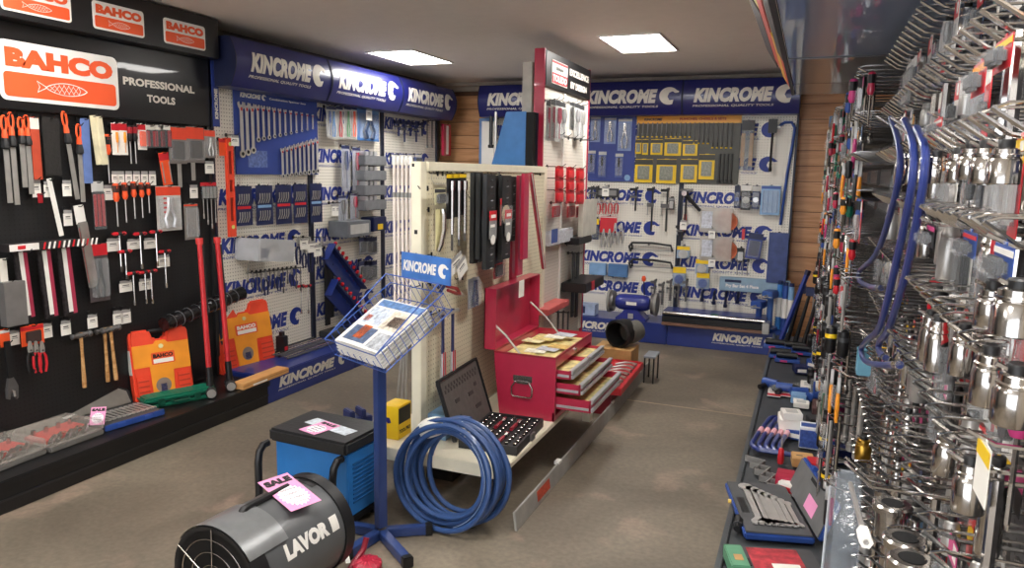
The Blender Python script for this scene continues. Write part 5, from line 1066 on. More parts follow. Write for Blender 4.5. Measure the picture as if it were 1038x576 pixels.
wbox('B', 'long light blue clear pack below the lettering on back wall', 597, 267, 614, 279, LBLUE, .06, 'long_pack', 'pack'); wbox('B', 'long darker blue clear pack right of the light blue one', 616, 268, 636, 281, mat('#4f78a8', .3), .06, 'long_pack', 'pack')
put('hammer', 'B', 696, 193, 236, 'black air tool with chrome head at the bay seam', 'air tool', wood=False, hc=BLACK, gc=CHAR, name='air_tool', w=20)
P = hit(694, 196, 1, 7.2); P2 = hit(710, 214, 1, 7.2); d = P2-P
t = thing('air_ratchet', 'black angled air ratchet beside the seam on back wall', 'air tool', tuple(P), 0); part('body', BLACK, t, lambda b: b.tube([(0, 0, 0), d*.3, d], [.03, .02, .014], 9)); part('head', CHROME, t, lambda b: b.cyl((0, -.03, 0), (0, .03, 0), .026, n=12)); hook(bayB[2], (P.x, 7.288, P.z-.005), .08)
put('tag', 'B', 693, 222, 233, 'yellow price tag beside the seam', 'price tag', w=7, off=.05); put('clamp', 'B', 692, 228, 244, 'black tool under the yellow tag at the seam', 'clamp', w=14, col=BLACK)
for py, n_ in ((208, 'upper'), (237, 'lower')):
    q = wbox('B', '%s clear bag of orange sanding pads on back wall' % n_, 709, py+3, 742, py+28, mat('#d8d2c8', .15, alpha=.5), .07, 'clear_bag', 'bag')
    for k in range(3): part('sanding_pad', mat('#d8704a', .6, var=.2), q, lambda b: b.cyl((0, -.002-.0*k, 0), (0, .05, 0), .085, n=20), key='pad', loc=(.24+.012*k, .008, .13-.012*k))
    part('label', mat('#c8ccd6', .4, var=.3, scale=40), q, lambda b: b.bx(.02, .12, -.001, 0, .04, .2))
    put('tag', 'B', 722, py+23, py+34, '%s yellow tag under a bag of sanding pads' % n_, 'price tag', w=7, off=.1)
BR = 'right part of back wall'
put('card', 'B', 748, 188, 211, 'dark blue oval pack', 'blister pack', w=6, card=DBLUE, band=NAVY, tool='disc', tc=PBLUE); put('card', 'B', 757, 187, 213, 'black pack with round clear bubble', 'blister pack', w=10, card=BLACK, band=WHITE, tool='disc', tc=LGREY); put('card', 'B', 767, 188, 212, 'dark pack beside the light blue pack', 'blister pack', w=8, card=DBLUE, band=LGREY, tool='disc', tc=SILV)
put('card', 'B', 782, 188, 218, 'light blue clear pack of four drivers, right end', 'blister pack', w=20, card=LBLUE, band=PBLUE, tool='keys', tc=mat('#3a5f94', .4), n=4, frac=.12)
put('card', 'B', 767, 236, 263, 'dark blue torch pack tilted on the back wall', 'blister pack', w=15, card=NB, band=DBLUE, tool='block', tc=DBLUE, tilt=6); put('strip', 'B', 790, 236, 287, 'tall dark blue card at the right edge of the back wall', 'card pack', w=20, col=mat('#37477e', .45, var=.2), th=.02, name='tall_card')
put('card', 'B', 751, 251, 266, 'small black pack over thin tools', 'blister pack', w=8, card=CHAR, band=BLACK, tool='block'); put('strip', 'B', 754, 232, 243, 'thin red plastic tool between the sanding pads and torch pack', 'tool', w=3, col=RED, name='red_tool', th=.015)
for i in range(3): put('bar', 'B', 748+5*i, 264, 279, 'thin steel scriber', 'scriber', 'under small black pack', col=STEEL, rad=.004, name='scriber')
for px, y0, y1, lb in ((693, 249, 262, 'yellow tag pack left of the lower sanding pads'), (689, 270, 290, 'blue pack with yellow tag above the grinder'), (712, 262, 278, 'yellow headed pack right of seam, low'), (713, 276, 293, 'round blue disc pack with yellow tag')): put('card', 'B', px, y0, y1, lb, 'blister pack', w=13, card=mat('#8fa2b8', .4) , band=YELLOW, tool='disc', tc=PBLUE if 'blue' in lb else LGREY, frac=.35)
q = wbox('B', 'long pale blue pry bar set box across the back wall', 729, 283, 801, 297, mat('#8ba6bb', .4, var=.12), .07, 'long_box', 'box')
part('lettering', WHITE, q, lambda b: put_text(b, 'Pry Bar Set 4 Piece', .06, .03, .04, .30, .002, .05), smooth=False); part('logo_strip', DBLUE, q, lambda b: b.bx(.05, .2, -.001, 0, .085, .11), smooth=False)
for i in range(5): put('clamp', 'B', 664+8*i, 284+i%2*3, 304+(i*5 % 9), 'grey steel clamp', 'clamp', 'behind bench grinder', w=9, col=DSTEEL)
for i in range(4): put('bar', 'B', 712+12*i, 296, 306+(i*3 % 7), 'dark hanging tool', 'hand tool', 'back wall above long box', col=NAVY, rad=.012, name='hand_tool')
# tall blue things at the right end of the back base
for i, (px, py, h, c, lb) in enumerate(((779, 334, .30, mat('#3a5ea0', .4), 'blue bench vise with screw handle at right end of base'), (768, 334, .20, PBLUE, 'low blue drill stand beside the vise'))):
    P = hit(px, py, 2, .203); P.y = max(P.y, 6.9)
    t = thing('blue_vise' if i == 0 else 'drill_stand', lb, 'vise', (P.x, 7.05, .202), -.3)
    part('base', c, t, lambda b: b.bx(-.06, .06, -.08, .08, 0, .03), bev=.006); part('column', c, t, lambda b: [b.cyl((0, 0, .03), (0, 0, h), .028, n=12)]); part('jaw', c, t, lambda b: b.bx(-.05, .05, -.10, .06, h, h+.07), bev=.008); part('screw', STEEL, t, lambda b: b.cyl((0, -.18, h+.03), (0, -.1, h+.03), .01)); part('handle', STEEL, t, lambda b: b.cyl((-.07, -.17, h+.03), (.07, -.17, h+.03), .005))
for i in range(3):
    t = thing('spray_cylinder', 'tall blue cylinder tool pack', 'pack', (-.20+.05*i, 7.12-.05*i, .202), 0, None, 'end of back base', i)
    part('tube', [SKY, PBLUE, LBLUE][i], t, lambda b: b.cyl((0, 0, 0), (0, 0, .42), .026, n=12), key=('spc', i)); part('cap', DBLUE, t, lambda b: b.cyl((0, 0, .42), (0, 0, .45), .022, n=12), key='spcc'); part('label', WHITE, t, lambda b: b.lathe([(.0265, .12), (.0268, .3)], 12), key='spl')
t = thing('small_carton', 'pale carton with round print on the back base by the tower', 'carton', (-2.02, 7.0, .202), 0); part('carton', mat('#9cabc6', .5, var=.2), t, lambda b: b.bx(-.1, .12, -.06, .08, 0, .11), bev=.003); part('label', DBLUE, t, lambda b: b.bx(-.06, .02, -.061, -.06, .02, .09))
# back wall, left bay (seen over the gondola)
t, W, H = board('B', 'light blue framed board left of the blue sheet on the back wall', 486, 120, 504, 172, mat('#6d93c4', .4)); part('inner', PAPER, t, lambda b: b.bx(.03, W-.03, -.0115, -.01, .03, H-.03))
put('bar', 'B', 503, 101, 165, 'long black and chrome air hammer hanging over the gondola', 'air tool', col=STEEL, rad=.018, off=.12, name='air_hammer'); put('bar', 'B', 498, 118, 150, 'short black tool left of the blue sheet', 'air tool', col=BLACK, rad=.02, off=.12, name='air_tool')
# ================================================================ GONDOLA FACE
G1 = 'on cream pegboard'
q = put('card', 'G', 446, 190, 208, 'small clear pack with black square on cream pegboard', 'blister pack', w=11, card=mat('#cfc8a0', .4), band=CHAR, tool='block', tc=BLACK, frac=.3)
P = hit(446, 212, 0, -1.64); P2 = hit(437, 251, 0, -1.64)
t = thing('curved_handle', 'curved polished chrome handle in clear pack on cream pegboard', 'handle', tuple(P), PI/2)
part('handle', CHROME, t, lambda b: b.tube([(.01, -.01, 0), (.012, -.015, -.03), (.0, -.02, -.10), (-.02, -.015, -.17), (-.035, -.01, -.20)], [.012, .014, .014, .014, .010], 8)); part('card', mat('#d8cf9c', .5), t, lambda b: b.bx(-.04, .03, .0, .002, -.20, .0)); hook(gon, (-1.698, P.y, P.z-.004), .08)
part('loop_wire', STEEL, thing('wire_loop', 'thin empty wire loop hook high on the cream pegboard', 'hook', tuple(hit(446, 180, 0, -1.69)), PI/2), lambda b: b.tube([(.09*math.cos(a), 0, .035*math.sin(a)) for a in [2*PI*i/20 for i in range(18)]], .0015, 4))  # part is an open loop of thin steel wire
for i, (px, pb) in enumerate(((456, 222), (463, 240), (469, 232))): 
    r = put('card', 'G', px, 175, 222-(i*2), 'yellow headed black card with chrome bar', 'blister pack', G1, w=7, card=BLACK, band=YELLOW, frac=.12, bub=False, off=.012*i)
    part('chrome_bar', CHROME, r, lambda b: [b.cyl((0, -.014, -.055), (0, -.014, -.30-.03*(i % 2)), .009, n=8), b.cyl((0, -.014, -.04), (0, -.014, -.085), .014, n=8)])
    part('tip', DSTEEL, r, lambda b: b.cyl((0, -.014, -.30), (0, -.014, -.38+.02*i), .006, n=6))
for i, (px, y0, y1, off) in enumerate(((481, 175, 266, 0), (487, 176, 262, .04), (494, 177, 272, .08), (502, 178, 264, .02), (510, 178, 262, .06), (517, 179, 244, .01))):
    r = put('strip', 'G', px, y0, y1, 'black socket rail', 'socket rail', G1, w=9, col=mat('#26282a', .4), th=.025, off=off, name='socket_rail')
    for k in range(14): part('clip', mat('#8d8f92', .4) if k % 2 else CHAR, r, lambda b: b.tube([(-.008, -.027, 0), (0, -.034, .004), (.008, -.027, 0)], .0025, 4), key=('rcl', k % 2), loc=(0, 0, -.03-.034*k*(y1-y0)/92))
    if i in (0, 1, 2, 4):
        part('red_header', RED, r, lambda b: b.bx(-.045, .045, -.038, -.034, -.235, -.185), key='rhh'); part('grey_card', GREY, r, lambda b: b.bx(-.045, .045, -.0375, -.034, -.33, -.235), key='rhg')
        part('white_disc', PAPER, r, lambda b: b.cyl((0, -.0395, -.335), (0, -.034, -.335), .026, n=14), key='rhd'); part('white_text', PAPER, r, lambda b: [b.bx(-.03, .03, -.039, -.0381, -.222, -.205), b.bx(-.035, .02, -.0385, -.0376, -.27, -.255)], key='rht', smooth=False)
put('card', 'G', 505, 262, 282, 'small red card under the black rails', 'blister pack', w=9, card=DRED, band=CHAR, tool='block', tc=BLACK)
put('card', 'G', 512, 200, 228, 'round clear red pack right of the black rails', 'blister pack', w=10, card=mat('#a86a68', .3), band=RED, tool='disc', tc=mat('#b8a98c', .4), off=.08)
for i, (px, y0, y1, off) in enumerate(((520, 182, 286, .0), (526, 178, 278, .05), (531, 176, 262, .09))): put('strip', 'G', px, y0, y1, 'long red plastic rail pack', 'rail pack', 'right end of cream pegboard', w=5, col=CRED, th=.02, off=off, name='red_rail')
P = hit(538, 176, 0, -1.59); P2 = hit(551, 272, 0, -1.60)
t = thing('red_bar', 'long red bar leaning between the cream pegboard and red tower', 'bar', tuple(P), PI/2); d = Matrix.Rotation(-PI/2, 3, 'Z') @ (P2-P)
part('bar', CRED, t, lambda b: b.tube([(0, 0, 0), d*.5, d], .016, 4)); part('pale_edge', LGREY, t, lambda b: b.tube([Vector((-.012, -.012, 0)), d+Vector((-.012, -.012, 0))], .004, 4)); hook(gon, (-1.698, 4.70, P.z-.002), .13)
for i, px in enumerate((449, 459)):
    put('hammer', 'G', px, 317-i, 388-i*3, 'blue handled claw hammer with red stripes', 'hammer', G1, wood=False, claw=True, hc=mat('#262c5c', .4), off=.01*i)
q = put('card', 'G', 480, 281, 312, 'clear pack of dark blue pliers on cream pegboard', 'blister pack', w=11, card=mat('#9a9aa0', .4), band=None, tool='pliers', tc=DBLUE, frac=.05); 
for i, (a, b2, c, lb) in enumerate((((444, 292), (462, 268), DBLUE, 'dark blue side cutter near the basket sign'), ((452, 290), (470, 300), DRED, 'red and black pliers beside the basket sign'))):
    P = hit(a[0], a[1], 0, -1.59); P2 = hit(b2[0], b2[1], 0, -1.59); d = Matrix.Rotation(-PI/2, 3, 'Z') @ (P2-P); t = thing('pliers', lb, 'pliers', tuple(P), PI/2)
    part('handle', c, t, lambda b: b.tube([(0, 0, 0), d*.5+Vector((0, -.01, .012)), d*.8], [.008, .009, .007], 7)); part('handle', c, t, lambda b: b.tube([(0, -.01, -.02), d*.5+Vector((0, -.01, -.012)), d*.8], [.008, .009, .007], 7)); part('jaws', STEEL, t, lambda b: b.tube([d*.78, d], [.014, .006], 6)); hook(gon, (-1.698, P.y+.05, P.z+.0), .12)
put('tag', 'G', 461, 258, 276, 'clear and white barcode tag beside the stand sign', 'price tag', w=13, off=.06, tilt=-20); put('tag', 'G', 466, 262, 282, 'second clear barcode tag beside the stand sign', 'price tag', w=10, off=.07, tilt=-28)
put('clamp', 'G', 452, 325, 345, 'black hook under the hammers', 'hook', w=12, col=BLACK) if False else None
# ================================================================ TOWER FACE
T1 = 'top row of red tower'
for i, (px, y0, y1, c) in enumerate(((556, 101, 143, CRED), (561, 100, 143, CRED), (566, 101, 144, CRED), (571, 103, 141, SILV), (580, 103, 132, STEEL), (585, 104, 140, SILV), (590, 106, 142, STEEL))):
    put('card', 'T', px, y0, y1, ('red handled shears pack' if c is CRED else 'chrome tool pack'), 'blister pack', T1, w=5, card=LGREY, band=CHAR, tool='driver', tc=c, frac=.15, off=.03*(i % 3))
for i in range(6): hook(tower, (-1.753, 4.95+.16*i, 1.86), .14)
for i, px in enumerate((567, 578, 588)):
    for k in range(3): put('card', 'T', px, 168+12*k+i, 181+12*k+i, 'red carded tool', 'blister pack', 'red tower, %s tier' % ('upper', 'middle', 'lower')[k], w=8, card=RED, band=DRED, tool='block', tc=mat('#d8323c', .4), off=.05+.01*k, bub=False)
for i, px in enumerate((564, 579, 588)): put('card', 'T', px, 205, 220, 'red pack on lower hooks', 'blister pack', 'red tower', w=8, card=RED, band=PAPER, tool='block', tc=DRED)
put('strip', 'T', 594, 202, 238, 'white translucent bag hanging at the tower right side', 'bag', w=14, col=mat('#cfcabd', .4, alpha=.85), th=.04, name='white_bag', off=.03)
q = wbox('T', 'blue and white printed card pack low on the tower', 558, 233, 581, 247, mat('#c9ccd2', .5, var=.2, scale=40), .05, 'card_pack', 'pack'); part('print', PBLUE, q, lambda b: b.bx(.02, .16, -.001, 0, .02, .12))
wbox('T', 'small black tray under the white bag', 587, 240, 600, 247, BLACK, .12, 'black_tray', 'tray')
q = wbox('T', 'black box with red end sticking out below the tower tray', 594, 284, 612, 293, BLACK, .2, 'red_end_box', 'box'); part('red_end', RED, q, lambda b: b.bx(.16, .24, -.002, .2, 0, .07))
for i in range(3): put('bar', 'T', 566+5*i, 316, 340, 'dark tool under the red pack', 'hand tool', 'low on red tower', col=DSTEEL, rad=.008, name='hand_tool')
wbox('T', 'pale red flat pack low on the tower above the toolbox', 556, 309, 577, 315, mat('#c05a58', .4), .12, 'flat_pack', 'pack')
for i in range(2): put('strip', 'T', 581+4*i, 256, 320, 'dark thin bar', 'bar', 'red tower beside black tray', w=2, col=CHAR, th=.015, name='thin_bar')
# ================================================================ RIGHT HOOK WALL
t = bayR = thing('hook_stand', 'long grey perforated steel hook stand filling the right side', 'display stand', (.40, 6.86, 0), -PI/2)
RL = 6.1
for k in range(7):
    part('back_panel', PEGG, t, lambda b: b.bx(.006, .866, -.012, 0, .2, 2.03), key='rbp', loc=(.872*k, 0, 0))
    part('upright', DSTEEL, t, lambda b: [b.bx(-.006, .006, -.03, 0, 0, 2.05)], key='rup', loc=(.872*k, 0, 0))
part('base', mat('#3c3f42', .5), t, lambda b: b.bx(0, RL, -.60, 0, 0, .2), bev=.006)
part('base_edge', mat('#55595c', .35, .4), t, lambda b: b.bx(0, RL, -.625, -.601, .0, .212), bev=.004)
for zz in (1.575, 1.60): part('slot_rail', mat('#4c4c4e', .3, .8), t, lambda b: [b.bx(3.4, RL, -.05, -.012, 0, .004)], key='slr', loc=(0, 0, zz))
for k in range(60): part('slot', SBLACK, t, lambda b: b.bx(0, .012, -.048, -.018, .0041, .0046), key='slt', loc=(4.9+.02*k, 0, 1.60), smooth=False)
t = thing('canopy', 'dark glossy canopy box with coloured front strips above the hook stand', 'canopy', (.40, 4.28, 2.035), -PI/2)
GLS = mat('#7f92b0', .35, 0., var=.06, scale=1.5, coat=.7); GL2 = mat('#3a3b3e', .3, 0., var=.2, scale=2, coat=.7)
for x0, x1, mm in ((.02, .50, GL2), (.51, 1.28, GL2), (1.29, 2.9, GLS)):
    part('underside', mm, t, lambda b: b.bx(x0, x1, -.515, 0, 0 if mm is GLS else -.004, .012), bev=.002)
part('frame', SBLACK, t, lambda b: [b.bx(0, 2.9, -.52, -.505, .012, CEIL-2.037), b.bx(0, .015, -.505, 0, .012, CEIL-2.037)])
for k, (x0, x1, z0, z1, c) in enumerate(((0.02, 1.0, .0, .10, '#d8402c'), (.02, 1.3, .10, .16, '#e8b83a'), (.3, 1.9, .16, .24, '#d8402c'), (1.0, 2.9, .02, .12, '#2a2a2a'), (1.5, 2.9, .24, .40, '#d8d04a'), (.02, 1.4, .24, .40, '#2a2426'))):
    part('colour_strip', mat(c, .4), t, lambda b: b.bx(x0, x1, -.004-.0004*k, 0, z0*.7, z1*.7, Matrix.Translation((0, -.522, .0)) @ Matrix.Rotation(math.radians(32), 4, 'X')), smooth=False)
part('edge_trim', CHAR, t, lambda b: b.bx(.0, 2.9, -.535, -.52, -.004, .006))
RZ = [1.955, 1.80, 1.665, 1.535, 1.39, 1.24, 1.08, .91, .72, .50]
RN = ['top row', 'second row', 'third row', 'fourth row', 'fifth row', 'sixth row', 'seventh row', 'eighth row', 'ninth row', 'lowest row']
def rhook(y, z, ln=.195):
    P = Matrix.Rotation(PI/2, 3, 'Z') @ (Vector((.388, y, z-.012))-bayR.location); k = ('r', ln)
    o = part('peg_hook', CHROME, bayR, lambda b: [b.tube([(0, 0, 0), (0, -ln*.72, -.002), (0, -ln*.85, .004), (0, -ln*1.04, .03)], .0036, 6), b.tube([(0, 0, .035), (0, -ln*.55, .037), (0, -ln*.95, .036), (0, -ln*1.04, .030)], .0022, 5), b.bx(-.012, .012, -.006, .0, -.012, .045)], key=k, smooth=True); o.location = P; return o
def rthing(name, lab, cat, y, z, row, off=0., tilt=0.):
    o = thing(name, lab, cat, ((.262 if y < 2.75 else .235)-off-(.085 if y > 2.75 else 0)-(.03 if y > 4.4 else 0), y, z), 0, None, 'right wall, '+RN[row], -y)
    o.rotation_euler = (Matrix.Rotation(-PI/2, 3, 'Z') @ Matrix.Rotation(math.radians(tilt), 3, 'Y')).to_euler(); return o
rnd = random.Random(21)
CARDC = [(WHITE, RED), (BLACK, RED), (RED, WHITE), (mat('#24305e', .45), LBLUE), (PAPER, YORANGE), (BLACK, MAG), (RED, YELLOW), (LGREY, DBLUE)]
CN = ['white and red', 'black and red', 'red and white', 'navy and pale blue', 'white and orange', 'black and magenta', 'red and yellow', 'grey and navy']
HCOL = [(RED, 'red'), (PBLUE, 'blue'), (GREEN, 'green'), (YORANGE, 'orange'), (BLACK, 'black'), (MAG, 'magenta'), (CRED, 'crimson')]
def stock(y, row, near):
    z = RZ[row]; gap = (RZ[row]-RZ[row+1]) if row+1 < len(RZ) else .26
    r = rnd.random(); tl = rnd.uniform(-4, 4)
    if near:
        if row in (3, 5, 6, 7, 8, 9): k = 'socket' if r < .68 else 'card' if r < .88 else 'spray'
        elif row in (1, 2): k = 'card' if r < .5 else 'socket' if r < .9 else 'spray'
        else: k = 'socket' if r < .35 else 'card' if r < .8 else 'driver'
    else:
        k = ('driver' if r < .32 else 'card' if r < .62 else 'plier' if r < .78 else 'bar' if r < .90 else 'socket') if row < 6 else ('bar' if r < .3 else 'card' if r < .55 else 'plier' if r < .75 else 'black')
    if k == 'socket':
        big = near and row in (2, 3, 5, 7, 8, 9); rad = rnd.choice((.016, .018, .020)) if big else rnd.choice((.011, .013, .015)); L = rnd.choice((.095, .115, .13)) if big else rnd.choice((.055, .07))
        o = rthing('impact_socket', ('large' if big else 'small')+' chrome deep socket', 'socket', y, z-.012, row, rnd.uniform(-.03, .02), tl); b_socket(o, L, 0, rad=rad, col=rnd.choice((CHROME, CHROME, STEEL)))
        if near:
            ci = rnd.randrange(len(CARDC)); part('price_card', CARDC[ci][0], o, lambda b: b.bx(-.018, .018, .026, .0268, -.065, .01), key=('pcd', 1)); part('card_band', CARDC[ci][1], o, lambda b: b.bx(-.018, .018, .0255, .026, -.03, -.004), key=('pcb', 1))
    elif k == 'card':
        ci = rnd.randrange(len(CARDC)); w = rnd.choice((.045, .055, .065)); L = min(gap*1.05, rnd.choice((.11, .13, .15)))
        o = rthing('blister_pack', CN[ci]+' blister pack', 'blister pack', y, z-.006, row, rnd.uniform(-.02, .03), tl)
        b_card(o, L, w, card=CARDC[ci][0], band=CARDC[ci][1], tool=rnd.choice(('block', 'driver', 'pliers', 'disc')), tc=rnd.choice((CHROME, STEEL, BLACK, DSTEEL)), frac=.3)
        if near: part('barcode_label', PAPER, o, lambda b: b.bx(w*.05, w*.4, -.0026, -.0021, -L*.24, -L*.08), key=('bcl', w, L), smooth=False)
    elif k == 'spray':
        o = rthing('extension_bar', 'chrome extension bar', 'extension bar', y, z-.01, row, rnd.uniform(-.02, .03), tl); b_bar(o, min(.2, gap*1.3), 0, col=CHROME, rad=.008)
    elif k == 'driver':
        c, n = rnd.choice(HCOL); o = rthing('screwdriver', n+' handled screwdriver', 'screwdriver', y, z-.004, row, rnd.uniform(-.02, .04), tl); b_screwdriver(o, rnd.choice((.15, .18, .2)), 0, col=c, col2=BLACK, sh=CHROME)
    elif k == 'plier':
        c, n = rnd.choice(HCOL); o = rthing('pliers', n+' handled pliers', 'pliers', y, z-.004, row, rnd.uniform(-.02, .04), tl); b_pliers(o, rnd.choice((.14, .16)), 0, col=c)
    elif k == 'bar':
        o = rthing('steel_bar', 'thin chrome bar', 'steel bar', y, z-.004, row, rnd.uniform(-.02, .04), tl); b_bar(o, rnd.choice((.16, .22, .26)), 0, col=rnd.choice((CHROME, STEEL)), rad=.006)
    else:
        o = rthing('black_cartridge', 'short black cylinder tool', 'tool', y, z-.004, row, rnd.uniform(-.02, .05), tl); part('body', BLACK, o, lambda b: b.lathe([(.008, 0), (.02, -.01), (.02, -.09), (.012, -.1)], 10), key='bkc'); part('band', YELLOW if rnd.random() < .3 else CHAR, o, lambda b: b.lathe([(.0205, -.03), (.0207, -.045)], 10), key='bkb')
for row in range(10):
    y = 6.72+.02*(row % 3)
    while y > 2.75:
        rhook(y, RZ[row], .29 if y > 4.4 else .26)
        skip = (row in (1, 2, 3, 4) and 2.6 < y < 2.95)
        if rnd.random() < .93 and not skip: stock(y, row, False)
        if y < 4.6 and rnd.random() < .75: stock(y-.055, row, False)
        y -= rnd.uniform(.10, .135)
    y = 2.68
    while y > .98:
        rhook(y, RZ[row])
        tube_zone = 1.9 < y < 2.5 and row in (2, 3, 4)
        rail_zone = row == 3 and y < 1.5
        if rnd.random() < .92 and not tube_zone: stock(y, row, True)
        y -= rnd.uniform(.060, .078)
# extra stock that sticks out further at the far end
# three bent blue bars
def pxline(pts, x): return [hit(a, b, 0, x) for a, b in pts]
def smooth(P, n=4):
    O = []
    for i in range(len(P)-1):
        p0 = P[max(i-1, 0)]; p1 = P[i]; p2 = P[i+1]; p3 = P[min(i+2, len(P)-1)]
        for k in range(n):
            t = k/n; O.append(.5*((2*p1)+(p2-p0)*t+(2*p0-5*p1+4*p2-p3)*t*t+(3*p1-p0-3*p2+p3)*t*t*t))
    return O+[P[-1]]
TB = mat('#2f3d7c', .3, var=.08, coat=.3)
for pts, x, lab in ((((903, 120), (911, 145), (912, 175), (903, 215), (888, 258), (872, 274), (871, 284), (880, 290), (893, 292)), .185, 'left of three bent blue bars hanging on the hook stand'),
                    (((917, 122), (926, 150), (924, 190), (912, 250), (893, 328), (880, 344), (873, 354), (877, 366), (892, 370), (912, 370)), .178, 'middle and longest of three bent blue bars on the hook stand'),
                    (((929, 130), (938, 155), (932, 210), (916, 285), (900, 335), (892, 346), (891, 356), (898, 363)), .19, 'rightmost of three bent blue bars on the hook stand')):
    P = smooth(pxline(pts, x)); t = thing('bent_bar', lab, 'bent bar', tuple(P[0]), 0, 'bent blue bars')
    part('bar', TB, t, lambda b: b.tube([p-P[0] for p in P], .0078, 9)); part('ferrule', CHROME, t, lambda b: b.tube([p-P[0] for p in P[-2:]], .009, 9))
    hook(bayR, (.388, P[0].y-.02, P[0].z-.02), .24, CHROME, .003, .3)
# long chrome bars and large pieces placed where the photo shows them
def rput(kind, px, y0, y1, x, lab, cat, name, tilt=0., **k):
    x = max(x, .21); P = hit(px, y0, 0, x)
    while P.y > 6.5: x *= .93; P = hit(px, y0, 0, x)
    L = P.z-hit(px, y1, 0, x).z
    W = (hit(px+k.get('w', 0)/2, (y0+y1)/2, 0, x)-hit(px-k.get('w', 0)/2, (y0+y1)/2, 0, x)).length
    if k.get('w'): W = min(W, k.pop('wm', .12)); k.pop('w')
    o = thing(name, lab, cat, tuple(P), 0); o.rotation_euler = (Matrix.Rotation(-PI/2, 3, 'Z') @ Matrix.Rotation(math.radians(tilt), 3, 'Y')).to_euler()
    BLD[kind](o, L, W, **k); hook(bayR, (.388, P.y, P.z-.006), .388-x+.02, CHROME, .003, .2); return o
for px, y0, y1, tl, lab in ((891, 40, 140, 0, 'tall chrome ratchet bar near the top of the hook stand'), (882, 75, 165, 3, 'long chrome bar beside the red bulb handle'), (876, 140, 262, 6, 'long thin chrome bar left of the blue bars'), (868, 150, 250, 6, 'second thin chrome bar left of the blue bars'), (862, 385, 500, 4, 'long dark chrome bar hanging low over the blister packs'), (868, 392, 505, 4, 'second long dark chrome bar hanging low'), (875, 400, 510, 5, 'third long dark chrome bar hanging low')):
    rput('bar', px, y0, y1, .12, lab, 'steel bar', 'long_bar', tl, rad=.010 if 'dark' in lab else .007, col=STEEL if 'dark' in lab else CHROME)
P = hit(869, 82, 0, .19); t = thing('screwdriver', 'screwdriver with large red ribbed bulb handle near the canopy', 'screwdriver', tuple(P), 0)
part('handle', RED, t, lambda b: b.lathe([(.02, 0), (.034, -.02), (.036, -.06), (.028, -.095), (.016, -.11)], 12)); part('cap', BLACK, t, lambda b: b.lathe([(.018, .012), (.024, .002), (.022, -.008)], 12)); part('shaft', CHROME, t, lambda b: b.cyl((0, 0, -.11), (0, 0, -.28), .006, n=8)); hook(bayR, (.388, P.y, P.z), .21, CHROME)
rput('strip', 872, 105, 125, .12, 'pale blue plastic piece under the red bulb handle', 'pack', 'blue_piece', 0, w=18, col=SKY, th=.05)
rput('strip', 852, 118, 128, .1, 'blue grey roll hanging at the far end of the hook stand', 'roll', 'blue_roll', 0, w=6, wm=.1, col=mat('#5a7494', .5), th=.08)
rput('strip', 868, 232, 325, .12, 'long red clear plastic pack leaning beside the blue bars', 'pack', 'red_pack', 9, w=9, wm=.05, col=mat('#c84a48', .3, alpha=.8), th=.02)
for i, px in enumerate((850, 860)):
    q = rput('card', px, 340, 395, .06, 'white card of red and black handled cutters, %s' % ('left one' if i == 0 else 'right one'), 'blister pack', 'blister_pack', 3, w=12, wm=.09, card=WHITE, band=RED, tool='pliers', tc=RED, frac=.15)
rput('strip', 884, 354, 388, .10, 'light blue clear block hanging below the blue bars', 'pack', 'blue_block', 0, w=17, wm=.06, col=mat('#6fa6bd', .25), th=.04)
t = rput('socket', 876, 445, 478, .08, 'brass coloured ribbed spool in a clear pack', 'spool', 'brass_spool', 0, rad=.024, col=BRASS)
P = hit(862, 478, 0, .12)
t = thing('plastic_pouch', 'large crumpled clear plastic pouch hanging at the bottom right', 'bag', tuple(P), 0); t.rotation_euler = (0, 0, -PI/2)
part('pouch', mat('#b9c2cc', .06, alpha=.2, bump=1., scale=30), t, lambda b: b.prism([(-.02, 0), (.06, -.01), (.14, -.10), (.15, -.36), (-.10, -.40), (-.14, -.30), (-.10, -.08)], -.03, .02), bev=.012); part('seam', mat('#d8dde2', .15, alpha=.6), t, lambda b: b.tube([(-.10, -.031, -.08), (-.14, -.031, -.30), (-.10, -.031, -.40)], .003, 5))
hook(bayR, (.388, P.y, P.z-.004), .28, CHROME)
P = hit(862, 490, 0, .10); P2 = hit(878, 550, 0, .10)
t = thing('white_tipped_rod', 'silver rod with white clip lying across the clear pouch', 'rod', tuple(P), 0); d = P2-P; part('rod', STEEL, t, lambda b: b.tube([(0, 0, 0), d], .004, 6)); part('clip', WHITE, t, lambda b: b.tube([d*.85, d], .009, 6)); hook(bayR, (.388, P.y, P.z), .30, CHROME)
for i, (px, py) in enumerate(((905, 510), (918, 545), (925, 566))):
    P = hit(px, py, 0, .20); t = thing('ring_socket', 'wide low chrome ring socket near the bottom, %s' % ('upper', 'middle', 'lowest')[i], 'socket', tuple(P), 0)
    part('body', CHROME, t, lambda b: b.lathe([(.028, -.07), (.030, -.02), (.036, -.018), (.038, -.004), (.034, 0), (.022, .0), (.02, -.03)], 24), key='rsk'); part('bore', SBLACK, t, lambda b: b.cyl((0, 0, -.0), (0, 0, .001), .021, n=18), key='rsb'); hook(bayR, (.388, P.y, P.z-.02), .17, CHROME)
